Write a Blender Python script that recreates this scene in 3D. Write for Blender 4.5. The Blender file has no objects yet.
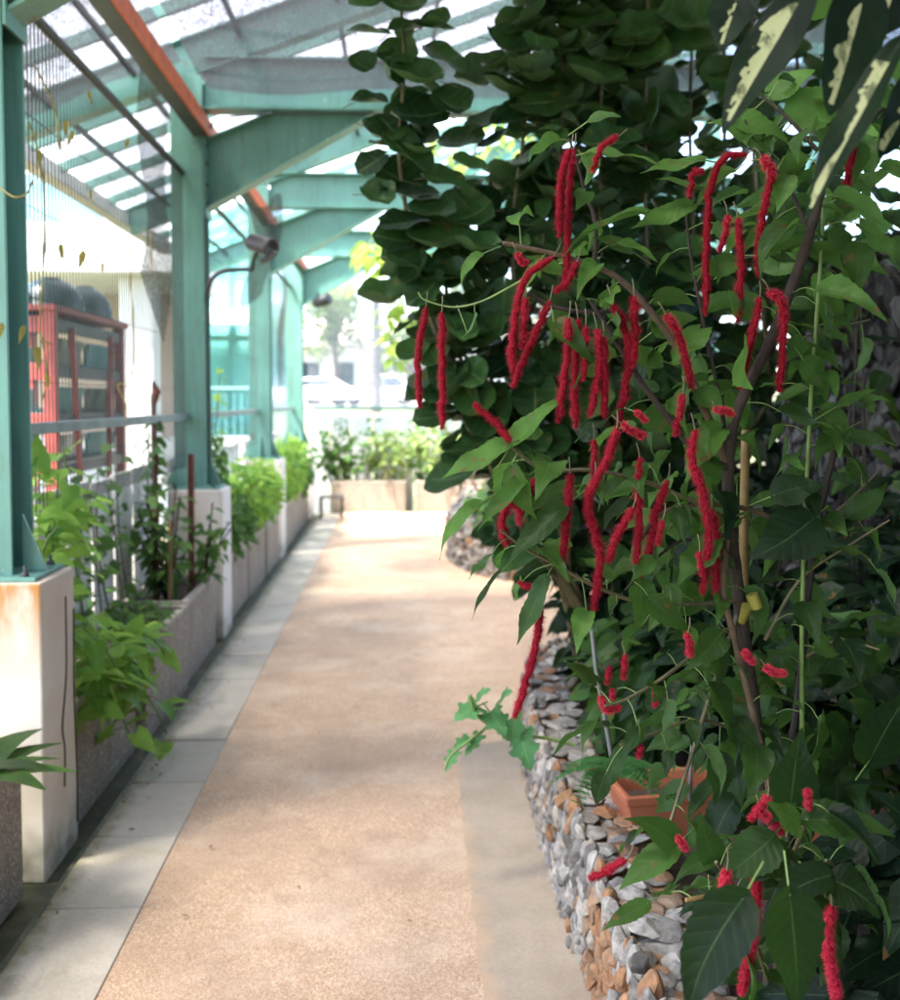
import bpy, bmesh, math
import numpy as np
from mathutils import Vector
R = math.radians
rng = np.random.default_rng(11)
sc = bpy.context.scene
COL = sc.collection
H = 1.55
TH, PH = R(2.977), R(2.8)
_c = math.cos; _s = math.sin
FW = np.array([_s(TH)*_c(PH), _c(TH)*_c(PH), -_s(PH)])
RT = np.array([_c(TH), -_s(TH), 0.0])
UP = np.cross(RT, FW)
SHY = 0.0511

def P(x, y, Y):
    """world point seen at photo pixel (x, y) on the plane at distance Y down the path"""
    d = FW + RT*(x-450)/1000 + UP*(500-SHY*1000-y)/1000
    t = Y/d[1]
    return np.array([0, 0, H]) + d*t

def A(*v): return np.array(v, dtype=float)
def nrm(v):
    v = np.asarray(v, float)
    return v/np.maximum(np.linalg.norm(v, axis=-1, keepdims=True), 1e-9)

# ------------------------------------------------------------------ mesh builder
class MB:
    def __init__(s): s.V=[]; s.At=[]; s.F=[]; s.S=[]; s.SM=[]; s.n=0
    def add(s, v, faces, at=None, smooth=False):
        v = np.asarray(v, float)
        if at is None: at = np.zeros((len(v), 3))
        s.V.append(v); s.At.append(np.asarray(at, float))
        s.F.append(np.concatenate([np.asarray(f) for f in faces])+s.n)
        s.S.append(np.array([len(f) for f in faces])); s.SM.append(np.full(len(faces), smooth))
        s.n += len(v)
    def addq(s, v, F, at=None, smooth=False):
        """F: integer array (m,k)"""
        v = np.asarray(v, float)
        if at is None: at = np.zeros((len(v), 3))
        s.V.append(v); s.At.append(np.asarray(at, float))
        s.F.append((F+s.n).ravel()); s.S.append(np.full(len(F), F.shape[1])); s.SM.append(np.full(len(F), smooth))
        s.n += len(v)
    def box(s, x0, x1, y0, y1, z0, z1, r=0.0):
        v = [(x,y,z) for z in (z0,z1) for y in (y0,y1) for x in (x0,x1)]
        f = [(0,2,3,1),(4,5,7,6),(0,1,5,4),(2,6,7,3),(0,4,6,2),(1,3,7,5)]
        s.add(v, f, np.tile([0,0,r],(8,1)))
    def prism(s, prof, p, q, up=(0,0,1), r=0.0):
        """closed 2D profile (side, up) swept from p to q"""
        p=np.asarray(p,float); q=np.asarray(q,float); d=nrm(q-p); up=np.asarray(up,float)
        Z=nrm(up-d*np.dot(up,d)); X=np.cross(d,Z)
        n=len(prof)
        v=[p+X*a+Z*b for a,b in prof]+[q+X*a+Z*b for a,b in prof]
        f=[tuple(range(n))[::-1], tuple(range(n,2*n))]+[(i,(i+1)%n,n+(i+1)%n,n+i) for i in range(n)]
        s.add(v,f,np.tile([0,0,r],(2*n,1)))
    def bar(s,p,q,w,h,up=(0,0,1),r=0.0):
        s.prism([(-w/2,-h/2),(w/2,-h/2),(w/2,h/2),(-w/2,h/2)],p,q,up,r)
    def ibeam(s,p,q,w,h,t=0.012,up=(0,0,1)):
        a=w/2;b=h/2;k=t/2
        s.prism([(-a,-b),(a,-b),(a,-b+t),(k,-b+t),(k,b-t),(a,b-t),(a,b),(-a,b),(-a,b-t),(-k,b-t),(-k,-b+t),(-a,-b+t)],p,q,up)
    def tube(s, pts, rad, n=8, r=0.0, cap=True):
        pts=np.asarray(pts,float); m=len(pts)
        rad=np.full(m,rad) if np.isscalar(rad) else np.asarray(rad,float)
        T=np.gradient(pts,axis=0); T=nrm(T)
        a=A(0,0,1) if abs(T[0][2])<.9 else A(1,0,0)
        X=nrm(np.cross(T[0],a)); V=[];at=[]
        L=0
        ang=np.arange(n)*2*math.pi/n
        for i in range(m):
            X=nrm(X-T[i]*np.dot(X,T[i])); Yv=np.cross(T[i],X)
            V.append(pts[i]+rad[i]*(np.cos(ang)[:,None]*X+np.sin(ang)[:,None]*Yv))
            if i: L+=np.linalg.norm(pts[i]-pts[i-1])
            at.append(np.stack([ang/6.283,np.full(n,L),np.full(n,r)],1))
        V=np.concatenate(V);at=np.concatenate(at)
        i=np.arange(m-1)[:,None]*n; j=np.arange(n)[None]; k=(j+1)%n
        F=np.stack([i+j,i+k,i+n+k,i+n+j],-1).reshape(-1,4)
        s.addq(V,F,at,True)
        if cap:
            s.add(V[:n],[tuple(range(n))[::-1]],at[:n]); s.add(V[-n:],[tuple(range(n))],at[-n:])
    def lathe(s, prof, c, n=20, r=0.0, axis=None):
        c=np.asarray(c,float); ang=np.arange(n)*2*math.pi/n
        if axis is None: E=np.eye(3)
        else:
            z=nrm(axis); a=A(0,0,1) if abs(z[2])<.9 else A(1,0,0); x=nrm(np.cross(a,z)); E=np.stack([x,np.cross(z,x),z])
        V=np.concatenate([c+(a*np.cos(ang))[:,None]*E[0]+(a*np.sin(ang))[:,None]*E[1]+b*E[2] for a,b in prof])
        m=len(prof); i=np.arange(m-1)[:,None]*n; j=np.arange(n)[None]; k=(j+1)%n
        s.addq(V,np.stack([i+j,i+k,i+n+k,i+n+j],-1).reshape(-1,4),np.tile([0,0,r],(len(V),1)),True)
    def inst(s, tpl, pos, d, up, sz, rnd):
        """many copies of a leaf template"""
        V,F,uv=tpl; pos=np.atleast_2d(pos); N=len(pos)
        if N==0: return
        Y=nrm(np.broadcast_to(d,(N,3))); U=np.broadcast_to(up,(N,3))
        Z=nrm(U-Y*(U*Y).sum(1,keepdims=True)); X=np.cross(Y,Z)
        sz=np.broadcast_to(np.asarray(sz,float),(N,)) if np.ndim(sz)<2 else np.asarray(sz,float)
        if sz.ndim==1: sz=np.repeat(sz[:,None],3,1)
        W=(pos[:,None]+ (V[None,:,0:1]*sz[:,None,0:1])*X[:,None]+(V[None,:,1:2]*sz[:,None,1:2])*Y[:,None]+(V[None,:,2:3]*sz[:,None,2:3])*Z[:,None])
        n=len(V); at=np.zeros((N,n,3)); at[:,:,:2]=uv[None]; at[:,:,2]=np.broadcast_to(rnd,(N,))[:,None]
        FF=(F[None]+(np.arange(N)*n)[:,None,None]).reshape(-1,F.shape[1])
        s.addq(W.reshape(-1,3),FF,at.reshape(-1,3),True)
    def build(s, name, mat, parent=None, loc=None, bevel=0, seg=2, extra=None):
        k0=sum(len(a) for a in s.S)
        if extra:
            e=extra[0]; s.V+=e.V; s.At+=e.At; s.F+=[f+s.n for f in e.F]; s.S+=e.S; s.SM+=e.SM
        V=np.concatenate(s.V); At=np.concatenate(s.At); F=np.concatenate(s.F); S=np.concatenate(s.S); SM=np.concatenate(s.SM)
        o0=A(*WO[parent.name]) if parent else (A(*loc) if loc is not None else A(0,0,0))
        me=bpy.data.meshes.new(name)
        me.vertices.add(len(V)); me.vertices.foreach_set('co',(V-o0).ravel())
        me.loops.add(len(F)); me.loops.foreach_set('vertex_index',F.astype(np.int32))
        me.polygons.add(len(S)); st=np.concatenate([[0],np.cumsum(S)[:-1]])
        me.polygons.foreach_set('loop_start',st.astype(np.int32))
        me.polygons.foreach_set('use_smooth',SM)
        me.update(calc_edges=True); me.validate()
        a=me.attributes.new('luv','FLOAT_VECTOR','POINT'); a.data.foreach_set('vector',At.ravel())
        me.materials.append(mat)
        if extra:
            me.materials.append(extra[1]); mi=np.zeros(len(S),np.int32); mi[k0:]=1
            if len(me.polygons)==len(S): me.polygons.foreach_set('material_index',mi)
        o=bpy.data.objects.new(name,me); COL.objects.link(o)
        if parent: o.parent=parent; WO[o.name]=tuple(o0)
        else:
            if loc is not None: o.location=loc
            WO[o.name]=tuple(o0)
        if bevel:
            b=o.modifiers.new('b','BEVEL'); b.width=bevel; b.segments=seg; b.limit_method='ANGLE'
        return o
WO={}
def tag(o,label=None,cat=None,group=None,kind=None):
    if label: o['label']=label
    if cat: o['category']=cat
    if group: o['group']=group
    if kind: o['kind']=kind
    return o
def thing(name,label,cat,loc=(0,0,0),group=None):
    o=bpy.data.objects.new(name,None); COL.objects.link(o); o.location=loc; o.empty_display_size=.1
    WO[o.name]=tuple(loc); return tag(o,label,cat,group)
def copy_tree(o,loc=None,parent=None):
    c=o.copy(); COL.objects.link(c); WO[c.name]=WO[o.name]
    if parent: c.parent=parent
    if loc is not None: c.location=loc
    for ch in list(o.children): copy_tree(ch,None,c)
    return c
def smooth(pts,k=6):
    p=np.asarray(pts,float)
    if len(p)<3:
        t=np.linspace(0,1,k+1)[:,None]; return p[0]*(1-t)+p[-1]*t
    q=np.concatenate([[2*p[0]-p[1]],p,[2*p[-1]-p[-2]]]); out=[]
    for i in range(1,len(q)-2):
        for t in np.arange(k)/k:
            a,b,c,d=q[i-1],q[i],q[i+1],q[i+2]
            out.append(.5*((2*b)+(-a+c)*t+(2*a-5*b+4*c-d)*t*t+(-a+3*b-3*c+d)*t**3))
    out.append(p[-1]); return np.array(out)
def px(pts): return np.array([P(*p) for p in pts])

# ------------------------------------------------------------------ materials
class N:
    def __init__(s,name):
        s.m=bpy.data.materials.new(name); s.m.use_nodes=True; s.t=s.m.node_tree; s.t.nodes.clear()
        s.out=s.t.nodes.new('ShaderNodeOutputMaterial')
    def n(s,ty,**k):
        nd=s.t.nodes.new(ty)
        for a,b in k.items(): setattr(nd,a,b)
        return nd
    def l(s,a,b): s.t.links.new(a,b)
    def setin(s,nd,i,v):
        if isinstance(v,bpy.types.NodeSocket): s.l(v,nd.inputs[i])
        elif v is not None:
            if isinstance(v,tuple) and len(v)==3: v=v+(1,)
            nd.inputs[i].default_value=v
    def coord(s,which='Object',scale=None):
        o=s.n('ShaderNodeTexCoord').outputs[which]
        if scale is not None:
            mp=s.n('ShaderNodeMapping'); s.l(o,mp.inputs[0]); mp.inputs['Scale'].default_value=scale; o=mp.outputs[0]
        return o
    def noise(s,scale,detail=4,rough=.55,vec=None,dist=0):
        nd=s.n('ShaderNodeTexNoise'); nd.inputs['Scale'].default_value=scale; nd.inputs['Detail'].default_value=detail
        nd.inputs['Roughness'].default_value=rough; nd.inputs['Distortion'].default_value=dist
        s.l(vec if vec is not None else s.coord(),nd.inputs['Vector']); return nd.outputs['Fac']
    def vor(s,scale,vec=None,feat='F1',out='Distance'):
        nd=s.n('ShaderNodeTexVoronoi',feature=feat); nd.inputs['Scale'].default_value=scale
        s.l(vec if vec is not None else s.coord(),nd.inputs['Vector']); return nd.outputs[out]
    def ramp(s,fac,stops):
        nd=s.n('ShaderNodeValToRGB'); e=nd.color_ramp.elements
        while len(e)<len(stops): e.new(.5)
        for i,(p,c) in enumerate(stops):
            e[i].position=p; e[i].color=(c,c,c,1) if not isinstance(c,tuple) else (c+(1,) if len(c)==3 else c)
        s.l(fac,nd.inputs[0]); return nd.outputs[0]
    def mix(s,fac,a,b,mode='MIX'):
        nd=s.n('ShaderNodeMix',data_type='RGBA',blend_type=mode); s.setin(nd,0,fac); s.setin(nd,6,a); s.setin(nd,7,b); return nd.outputs[2]
    def math(s,op,a,b=None,c=None):
        nd=s.n('ShaderNodeMath',operation=op); s.setin(nd,0,a); s.setin(nd,1,b); s.setin(nd,2,c); return nd.outputs[0]
    def bump(s,h,strength=.3,dist=.01):
        nd=s.n('ShaderNodeBump'); nd.inputs['Strength'].default_value=strength; nd.inputs['Distance'].default_value=dist
        s.l(h,nd.inputs['Height']); return nd.outputs[0]
    def bsdf(s,col,rough=.6,metal=0,normal=None,spec=None):
        nd=s.n('ShaderNodeBsdfPrincipled'); s.setin(nd,'Base Color',col); s.setin(nd,'Roughness',rough); s.setin(nd,'Metallic',metal)
        if normal is not None: s.l(normal,nd.inputs['Normal'])
        if spec is not None: nd.inputs['Specular IOR Level'].default_value=spec
        return nd.outputs[0]
    def mixs(s,fac,a,b):
        nd=s.n('ShaderNodeMixShader'); s.setin(nd,0,fac); s.l(a,nd.inputs[1]); s.l(b,nd.inputs[2]); return nd.outputs[0]
    def luv(s):
        a=s.n('ShaderNodeAttribute',attribute_name='luv'); x=s.n('ShaderNodeSeparateXYZ'); s.l(a.outputs['Vector'],x.inputs[0]); return x.outputs
    def end(s,sh): s.l(sh,s.out.inputs[0]); return s.m

def m_plain(name,col,rough=.6,var=.25,scale=6,metal=0,dark=None,bump=.1,spec=None):
    n=N(name); a=n.noise(scale,5); b=n.noise(scale*9,3)
    d=dark or tuple(c*(1-var) for c in col); li=tuple(min(1,c*(1+var*.5)) for c in col)
    c=n.ramp(a,[(.3,d),(.7,li)])
    return n.end(n.bsdf(c,rough,metal,n.bump(b,bump,.004),spec))

def m_paint(name,col,chip=(.55,.6,.55)):
    n=N(name); a=n.noise(2.5,5); f=n.noise(60,3,.6,n.coord('Object',(1,1,.25)))
    c=n.ramp(a,[(.3,tuple(x*.82 for x in col)),(.7,tuple(x*1.1 for x in col))])
    st=n.noise(7,4,.6,n.coord('Object',(6,6,.35)))
    c=n.mix(n.ramp(st,[(.50,0.0),(.72,.6)]),c,tuple(x*.5+.025 for x in col))
    rs=n.math('MULTIPLY',n.ramp(n.noise(16,5,.7,n.coord('Object',(1,1,.3))),[(.60,0.0),(.68,.8)]),n.ramp(n.noise(1.1,3),[(.45,0.0),(.6,1.0)])); c=n.mix(rs,c,(.16,.075,.035))
    c=n.mix(n.ramp(f,[(.70,0.0),(.73,.8)]),c,chip)
    return n.end(n.bsdf(c,.42,0,n.bump(n.noise(40,3),.06,.003)))

def m_leaf(name,dark,light,vein=(.2,.3,.1),rough=.42,trans=.3,nv=7,under=None,spot=None,veins=.5,yellow=0.0,spec=.11):
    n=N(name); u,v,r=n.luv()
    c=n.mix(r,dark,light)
    c=n.mix(n.ramp(n.noise(18,4),[(.35,0.0),(.7,.5)]),c,tuple(x*.6 for x in dark))
    br=n.math('MULTIPLY',n.ramp(n.noise(27,4,.6),[(.62,0.0),(.66,.8)]),n.math('GREATER_THAN',r,.3)); c=n.mix(br,c,(.10,.055,.02))
    edgeb=n.math('MULTIPLY',n.ramp(n.math('ADD',v,n.math('MULTIPLY',n.noise(30,3),.16)),[(1.01,0.0),(1.05,.8)]),1.0); c=n.mix(edgeb,c,(.13,.07,.025))
    if yellow: c=n.mix(n.math('MULTIPLY',n.math('GREATER_THAN',r,1-yellow),.8),c,(.42,.36,.06))
    au=n.math('ABSOLUTE',u)
    mid=n.ramp(au,[(.014,1.0),(.05,0.0)])
    sv=n.math('SINE',n.math('MULTIPLY',n.math('SUBTRACT',v,n.math('MULTIPLY',au,.22)),nv*6.283))
    side=n.ramp(sv,[(.93,0.0),(.999,.38)])
    vm=n.math('MAXIMUM',mid,side)
    c=n.mix(n.math('MULTIPLY',vm,veins),c,vein)
    if spot: c=n.mix(n.ramp(n.noise(34,2,.5),[(.62,0.0),(.66,.8)]),c,spot)
    geo=n.n('ShaderNodeNewGeometry')
    un=under or tuple(x*.8+.03 for x in light)
    cc=n.mix(n.math('MULTIPLY',geo.outputs['Backfacing'],.75),c,un)
    hgt=n.math('ADD',n.math('MULTIPLY',vm,-.6),n.math('MULTIPLY',n.math('SINE',n.math('MULTIPLY',n.math('SUBTRACT',v,n.math('MULTIPLY',au,.22)),nv*6.283)),-.35))
    nb=n.bump(hgt,.16,.003)
    b=n.bsdf(cc,rough,0,nb,spec)
    t=n.n('ShaderNodeBsdfTranslucent'); n.setin(t,'Color',n.mix(.5,c,tuple(min(1,x*2.6) for x in light)))
    return n.end(n.mixs(trans,b,t.outputs[0]))

M={}
M['teal']=m_paint('teal paint',(.125,.285,.235))
M['teal_far']=m_plain('teal cladding',(.16,.42,.42),.35,.2)
M['steel_grey']=m_plain('grey steel',(.17,.19,.19),.5,.3)
M['orange']=m_plain('orange primer',(.66,.14,.05),.6,.3,12)
M['dark_metal']=m_plain('dark metal',(.03,.035,.035),.5,.3)
M['lamp_metal']=m_plain('lamp metal',(.085,.07,.075),.5,.3)
M['wire']=m_plain('fence wire',(.008,.012,.011),.5,.3)
M['rail']=m_plain('rail',(.17,.22,.2),.5,.35,9)
M['white']=m_plain('white wall',(.84,.83,.81),.8,.06,3)
M['pinkish']=m_plain('pinkish wall',(.55,.44,.38),.8,.12,3)
M['picket']=m_plain('white picket',(.80,.77,.71),.75,.25,5)
M['red']=m_plain('red paint',(.36,.06,.05),.55,.35,8)
M['tray']=m_plain('teal tray',(.05,.22,.21),.5,.3,7)
M['dkgreen']=m_plain('dark green plastic',(.018,.05,.045),.3,.3,7)
M['rust']=m_plain('rust',(.17,.055,.03),.85,.5,20)
M['soil']=m_plain('soil',(.055,.038,.026),.95,.5,30,bump=.8)
M['terracotta']=m_plain('terracotta plastic',(.32,.10,.05),.5,.2,8)
M['cane']=m_plain('cane',(.22,.14,.05),.6,.35,25)
M['bark']=m_plain('bark',(.032,.019,.014),.8,.5,40,bump=.6)
M['bark_tan']=m_plain('tan bark',(.10,.062,.036),.8,.45,40,bump=.6)
M['bark_black']=m_plain('wet bark',(.022,.015,.013),.7,.5,40,bump=.6)
M['greenstem']=m_plain('green stem',(.13,.2,.05),.5,.3,30)
M['redstem']=m_plain('brown green stem',(.10,.085,.04),.6,.4,30)
M['dry']=m_plain('dry leaf',(.36,.27,.09),.8,.45,25)
M['asphalt']=m_plain('asphalt',(.2,.19,.18),.9,.2,2)
M['sign']=m_plain('label white',(.85,.85,.83),.5,.05)
M['yellow']=m_plain('yellow tape',(.20,.18,.03),.6,.3)
M['rod']=m_plain('pale rod',(.13,.135,.135),.5,.3)
M['tyre']=m_plain('tyre',(.02,.02,.02),.8,.2)
M['carglass']=m_plain('car glass',(.03,.04,.05),.1,.1)
M['flower']=m_plain('orange flower',(.75,.16,.03),.6,.3)

def m_plaster(name='pedestal plaster',rust=.95,a=(.54,.47,.37),b=(.66,.61,.52)):
    n=N(name); z=n.n('ShaderNodeSeparateXYZ'); n.l(n.coord(),z.inputs[0])
    nz=n.n('ShaderNodeSeparateXYZ'); ge=n.n('ShaderNodeNewGeometry'); n.l(ge.outputs['True Normal'],nz.inputs[0])
    c=n.ramp(n.noise(4,5),[(.3,a),(.7,b)])
    streak=n.noise(5,4,.6,n.coord('Object',(1.5,1.5,.5)))
    top=n.math('MULTIPLY',n.ramp(z.outputs[2],[(.62,0.0),(.93,1.0)]),n.ramp(streak,[(.30,0.0),(.47,1.0)]))
    c=n.mix(n.math('MULTIPLY',n.math('MULTIPLY',top,n.ramp(n.math('MULTIPLY',nz.outputs[1],-1.0),[(.3,.25),(.6,1.0)])),rust),c,(.46,.19,.035))
    c=n.mix(n.ramp(n.noise(14,5,.65,n.coord('Object',(2,2,.3))),[(.56,0.0),(.75,.35)]),c,(.42,.38,.33))
    low=n.math('MULTIPLY',n.ramp(z.outputs[2],[(0.0,1.0),(.16,0.0)]),n.ramp(n.noise(11,5),[(.35,0.0),(.6,.8)]))
    c=n.mix(low,c,(.22,.22,.13))
    return n.end(n.bsdf(c,.85,0,n.bump(n.noise(60,5),.15,.004)))
M['plaster']=m_plaster(); M['plaster_clean']=m_plaster('clean plaster',.2,(.68,.64,.57),(.78,.75,.69))

def m_pebble(name,cols,scale,tint=1.0):
    n=N(name); g=n.vor(scale,out='Color'); d=n.vor(scale)
    sx=n.n('ShaderNodeSeparateColor'); n.l(g,sx.inputs[0])
    c=n.ramp(sx.outputs[0],[(i/(len(cols)-1)*.9+.05,q) for i,q in enumerate(cols)])
    c=n.mix(n.ramp(d,[(.25,0.0),(.6,.55)]),c,tuple(q*.45 for q in cols[1]))
    st=n.noise(5,5,.6,n.coord('Object',(2,2,.5)))
    c=n.mix(n.ramp(st,[(.45,0.0),(.75,.5)]),c,tuple(q*.55 for q in cols[0]))
    return n.end(n.bsdf(c,.85,0,n.bump(n.math('SUBTRACT',1.0,d),.6,.004)))
M['pebbledash']=m_pebble('pebble dash concrete',[(.27,.22,.17),(.38,.315,.25),(.50,.425,.34),(.19,.16,.13),(.56,.50,.42)],110)
M['rim']=m_plain('cement rim',(.40,.35,.28),.85,.3,9)

def m_path():
    n=N('washed aggregate path'); d=n.vor(250); g=n.vor(250,out='Color'); sx=n.n('ShaderNodeSeparateColor'); n.l(g,sx.inputs[0])
    c=n.ramp(sx.outputs[0],[(.05,(.30,.185,.11)),(.35,(.46,.295,.17)),(.65,(.53,.355,.225)),(.95,(.64,.50,.36))])
    c=n.mix(n.ramp(d,[(.3,0.0),(.6,.35)]),c,(.30,.19,.12))
    big=n.noise(1.3,6,.66)
    c=n.mix(n.ramp(big,[(.36,.55),(.56,0.0)]),c,(.30,.20,.13))
    pale=n.noise(2.1,5,.6,n.coord('Object',(.9,1.1,1)))
    c=n.mix(n.ramp(pale,[(.48,0.0),(.70,.42)]),c,(.60,.48,.36))
    spots=n.vor(3.1,n.coord('Object',(1,.8,1))); c=n.mix(n.ramp(n.math('ADD',spots,n.math('MULTIPLY',n.noise(14,5,.7),.35)),[(.20,.5),(.30,0.0)]),c,(.26,.17,.11))
    dirt=n.noise(9,6,.7)
    c=n.mix(n.ramp(dirt,[(.5,0.0),(.78,.5)]),c,(.26,.18,.13))
    return n.end(n.bsdf(c,.75,0,n.bump(n.math('SUBTRACT',1.0,d),.35,.003)))
M['path']=m_path()
def m_slab(name,a,b,moss=True):
    n=N(name); c=n.ramp(n.noise(3.2,6,.6),[(.3,a),(.7,b)])
    c=n.mix(n.ramp(n.noise(120,3),[(.4,0.0),(.8,.4)]),c,tuple(x*.6 for x in a))
    u,v,r=n.luv(); c=n.mix(n.math('MULTIPLY',r,.35),c,(.27,.26,.22))
    if not moss:
        xx=n.n('ShaderNodeSeparateXYZ'); n.l(n.coord(),xx.inputs[0])
        e=n.math('ADD',n.math('MULTIPLY',n.math('SUBTRACT',xx.outputs[0],.21),7.0),n.math('MULTIPLY',n.math('SUBTRACT',n.noise(5,6,.7),.5),1.6))
        c=n.mix(n.ramp(e,[(.0,.8),(.38,0.0)]),c,(.44,.295,.185))
    if moss:
        xx=n.n('ShaderNodeSeparateXYZ'); n.l(n.coord(),xx.inputs[0])
        c=n.mix(n.ramp(n.noise(2.6,6,.7,None,.5),[(.5,0.0),(.72,.5)]),c,(.27,.25,.14))
        edge=n.math('ADD',n.math('MULTIPLY',n.math('ADD',xx.outputs[0],1.08),5.0),n.math('MULTIPLY',n.noise(9,5,.7),.9))
        c=n.mix(n.ramp(edge,[(.40,.9),(.80,0.0)]),c,(.13,.12,.045))
    return n.end(n.bsdf(c,.8,0,n.bump(n.noise(150,3),.25,.002)))
M['slab']=m_slab('cement slab',(.40,.345,.27),(.52,.465,.385))
M['slab2']=m_slab('cement strip',(.27,.215,.155),(.39,.315,.24),False)
def m_drain():
    n=N('mossy drain'); c=n.ramp(n.noise(7,6,.65),[(.3,(.015,.018,.008)),(.5,(.045,.048,.02)),(.7,(.12,.105,.06))])
    return n.end(n.bsdf(c,.55,0,n.bump(n.noise(40,4),.5,.006)))
M['drain']=m_drain()
def m_ground():
    n=N('earth and grass'); c=n.ramp(n.noise(.6,6,.6),[(.35,(.10,.09,.06)),(.65,(.12,.14,.05))])
    return n.end(n.bsdf(c,.95,0,n.bump(n.noise(8,4),.5,.02)))
M['ground']=m_ground()
def m_stone(name,stops,rough=.8,spec=.4):
    n=N(name); u,v,r=n.luv(); c=n.ramp(r,stops)
    c=n.mix(n.ramp(n.noise(45,5,.65),[(.35,.55),(.6,0.0)]),c,tuple(x*.4 for x in stops[0][1]))
    c=n.mix(n.ramp(n.noise(22,5,.65),[(.55,0.0),(.8,.55)]),c,tuple(min(1,x*1.35) for x in stops[1][1]))
    return n.end(n.bsdf(c,rough,0,n.bump(n.noise(70,5),.4,.004),spec))
M['stone']=m_stone('grey fieldstone',[(0.0,(.10,.090,.082)),(.35,(.22,.200,.180)),(.68,(.36,.330,.295)),(.80,(.26,.20,.14)),(.92,(.24,.105,.042)),(1.0,(.29,.155,.075))])
M['mortar']=m_plain('mortar earth',(.26,.14,.07),.95,.5,20,bump=.8)
M['slate']=m_stone('black slate',[(0.0,(.006,.006,.007)),(.4,(.014,.014,.016)),(.75,(.030,.030,.034)),(1.0,(.07,.07,.076))],.5,.5)
M['slate_core']=m_plain('dark core',(.01,.01,.01),.9,.3)

def m_glaze():
    n=N('roof glazing'); t=n.n('ShaderNodeBsdfTranslucent'); t.inputs[0].default_value=(.66,.66,.69,1)
    tr=n.n('ShaderNodeBsdfTransparent'); tr.inputs[0].default_value=(.95,.96,.96,1)
    d=n.bsdf((.7,.72,.72),.25)
    a=n.mixs(.55,t.outputs[0],tr.outputs[0]); return n.end(n.mixs(.06,a,d))
M['glaze']=m_glaze()
def m_net(name,col,dens,fine=300):
    n=N(name); tr=n.n('ShaderNodeBsdfTransparent'); d=n.n('ShaderNodeBsdfDiffuse'); d.inputs[0].default_value=col+(1,)
    t=n.n('ShaderNodeBsdfTranslucent'); t.inputs[0].default_value=col+(1,)
    dd=n.mixs(.45,d.outputs[0],t.outputs[0])
    f=n.math('MULTIPLY',n.ramp(n.noise(fine,2,.5),[(.38,.35),(.62,1.3)]),dens)
    f2=n.math('MULTIPLY',f,n.ramp(n.noise(1.2,3),[(.3,.8),(.7,1.2)]))
    return n.end(n.mixs(f2,tr.outputs[0],dd))
M['net']=m_net('black shade net',(.09,.09,.10),.80,110)
M['net_outer']=m_net('outer shade net',(.09,.09,.10),.86,110)
M['net_roof']=m_net('roof shade net',(.24,.23,.29),.68,70)
M['net_dark']=m_net('dense net',(.06,.06,.055),.8,160)
M['net_pale']=m_net('pale screen',(.85,.85,.90),.30,120)
def m_carglassy(name,c):
    n=N(name); return n.end(n.bsdf(c,.25,0,None,.6))
M['car_white']=m_carglassy('white car paint',(.78,.79,.8)); M['car_silver']=m_carglassy('silver car paint',(.42,.44,.5)); M['car_blue']=m_carglassy('blue grey car paint',(.10,.14,.25))
def m_curtain(name,base,li):
    n=N(name); c=n.ramp(n.noise(.7,4,.5),[(.3,base),(.7,li)]); return n.end(n.bsdf(c,.12,0,None,.8))
M['tglass']=m_curtain('teal glass',(.09,.46,.46),(.30,.68,.66)); M['bglass']=m_curtain('blue glass',(.13,.30,.38),(.30,.50,.58))

LF={}
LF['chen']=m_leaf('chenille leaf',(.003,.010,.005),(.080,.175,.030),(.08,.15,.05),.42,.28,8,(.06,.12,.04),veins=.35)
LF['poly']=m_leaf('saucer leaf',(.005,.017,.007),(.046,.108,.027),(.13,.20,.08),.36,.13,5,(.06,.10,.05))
LF['poth']=m_leaf('pothos leaf',(.06,.18,.03),(.26,.44,.075),(.35,.42,.14),.38,.35,5,None,None,.3)
LF['mid']=m_leaf('mid green leaf',(.035,.095,.025),(.11,.22,.05),(.2,.28,.1),.45,.28,6,None,None,.4)
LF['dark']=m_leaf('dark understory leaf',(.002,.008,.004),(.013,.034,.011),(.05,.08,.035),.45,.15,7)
LF['bright']=m_leaf('bright vine leaf',(.13,.28,.04),(.34,.50,.09),(.5,.55,.2),.5,.5,5,None,None,.2)
LF['croton']=m_leaf('variegated bush leaf',(.09,.20,.05),(.34,.46,.15),(.4,.36,.16),.45,.35,5,None,(.55,.53,.28),.3)
LF['tree']=m_leaf('tree leaf',(.05,.085,.03),(.13,.18,.06),(.1,.15,.05),.6,.35,3,None,None,.1)
LF['fern']=m_leaf('fern leaf',(.03,.10,.03),(.07,.18,.05),(.1,.2,.08),.5,.3,3,None,None,.1)
LF['lobe']=m_leaf('lobed leaf',(.04,.13,.05),(.10,.25,.09),(.2,.33,.14),.4,.25,5)
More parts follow.
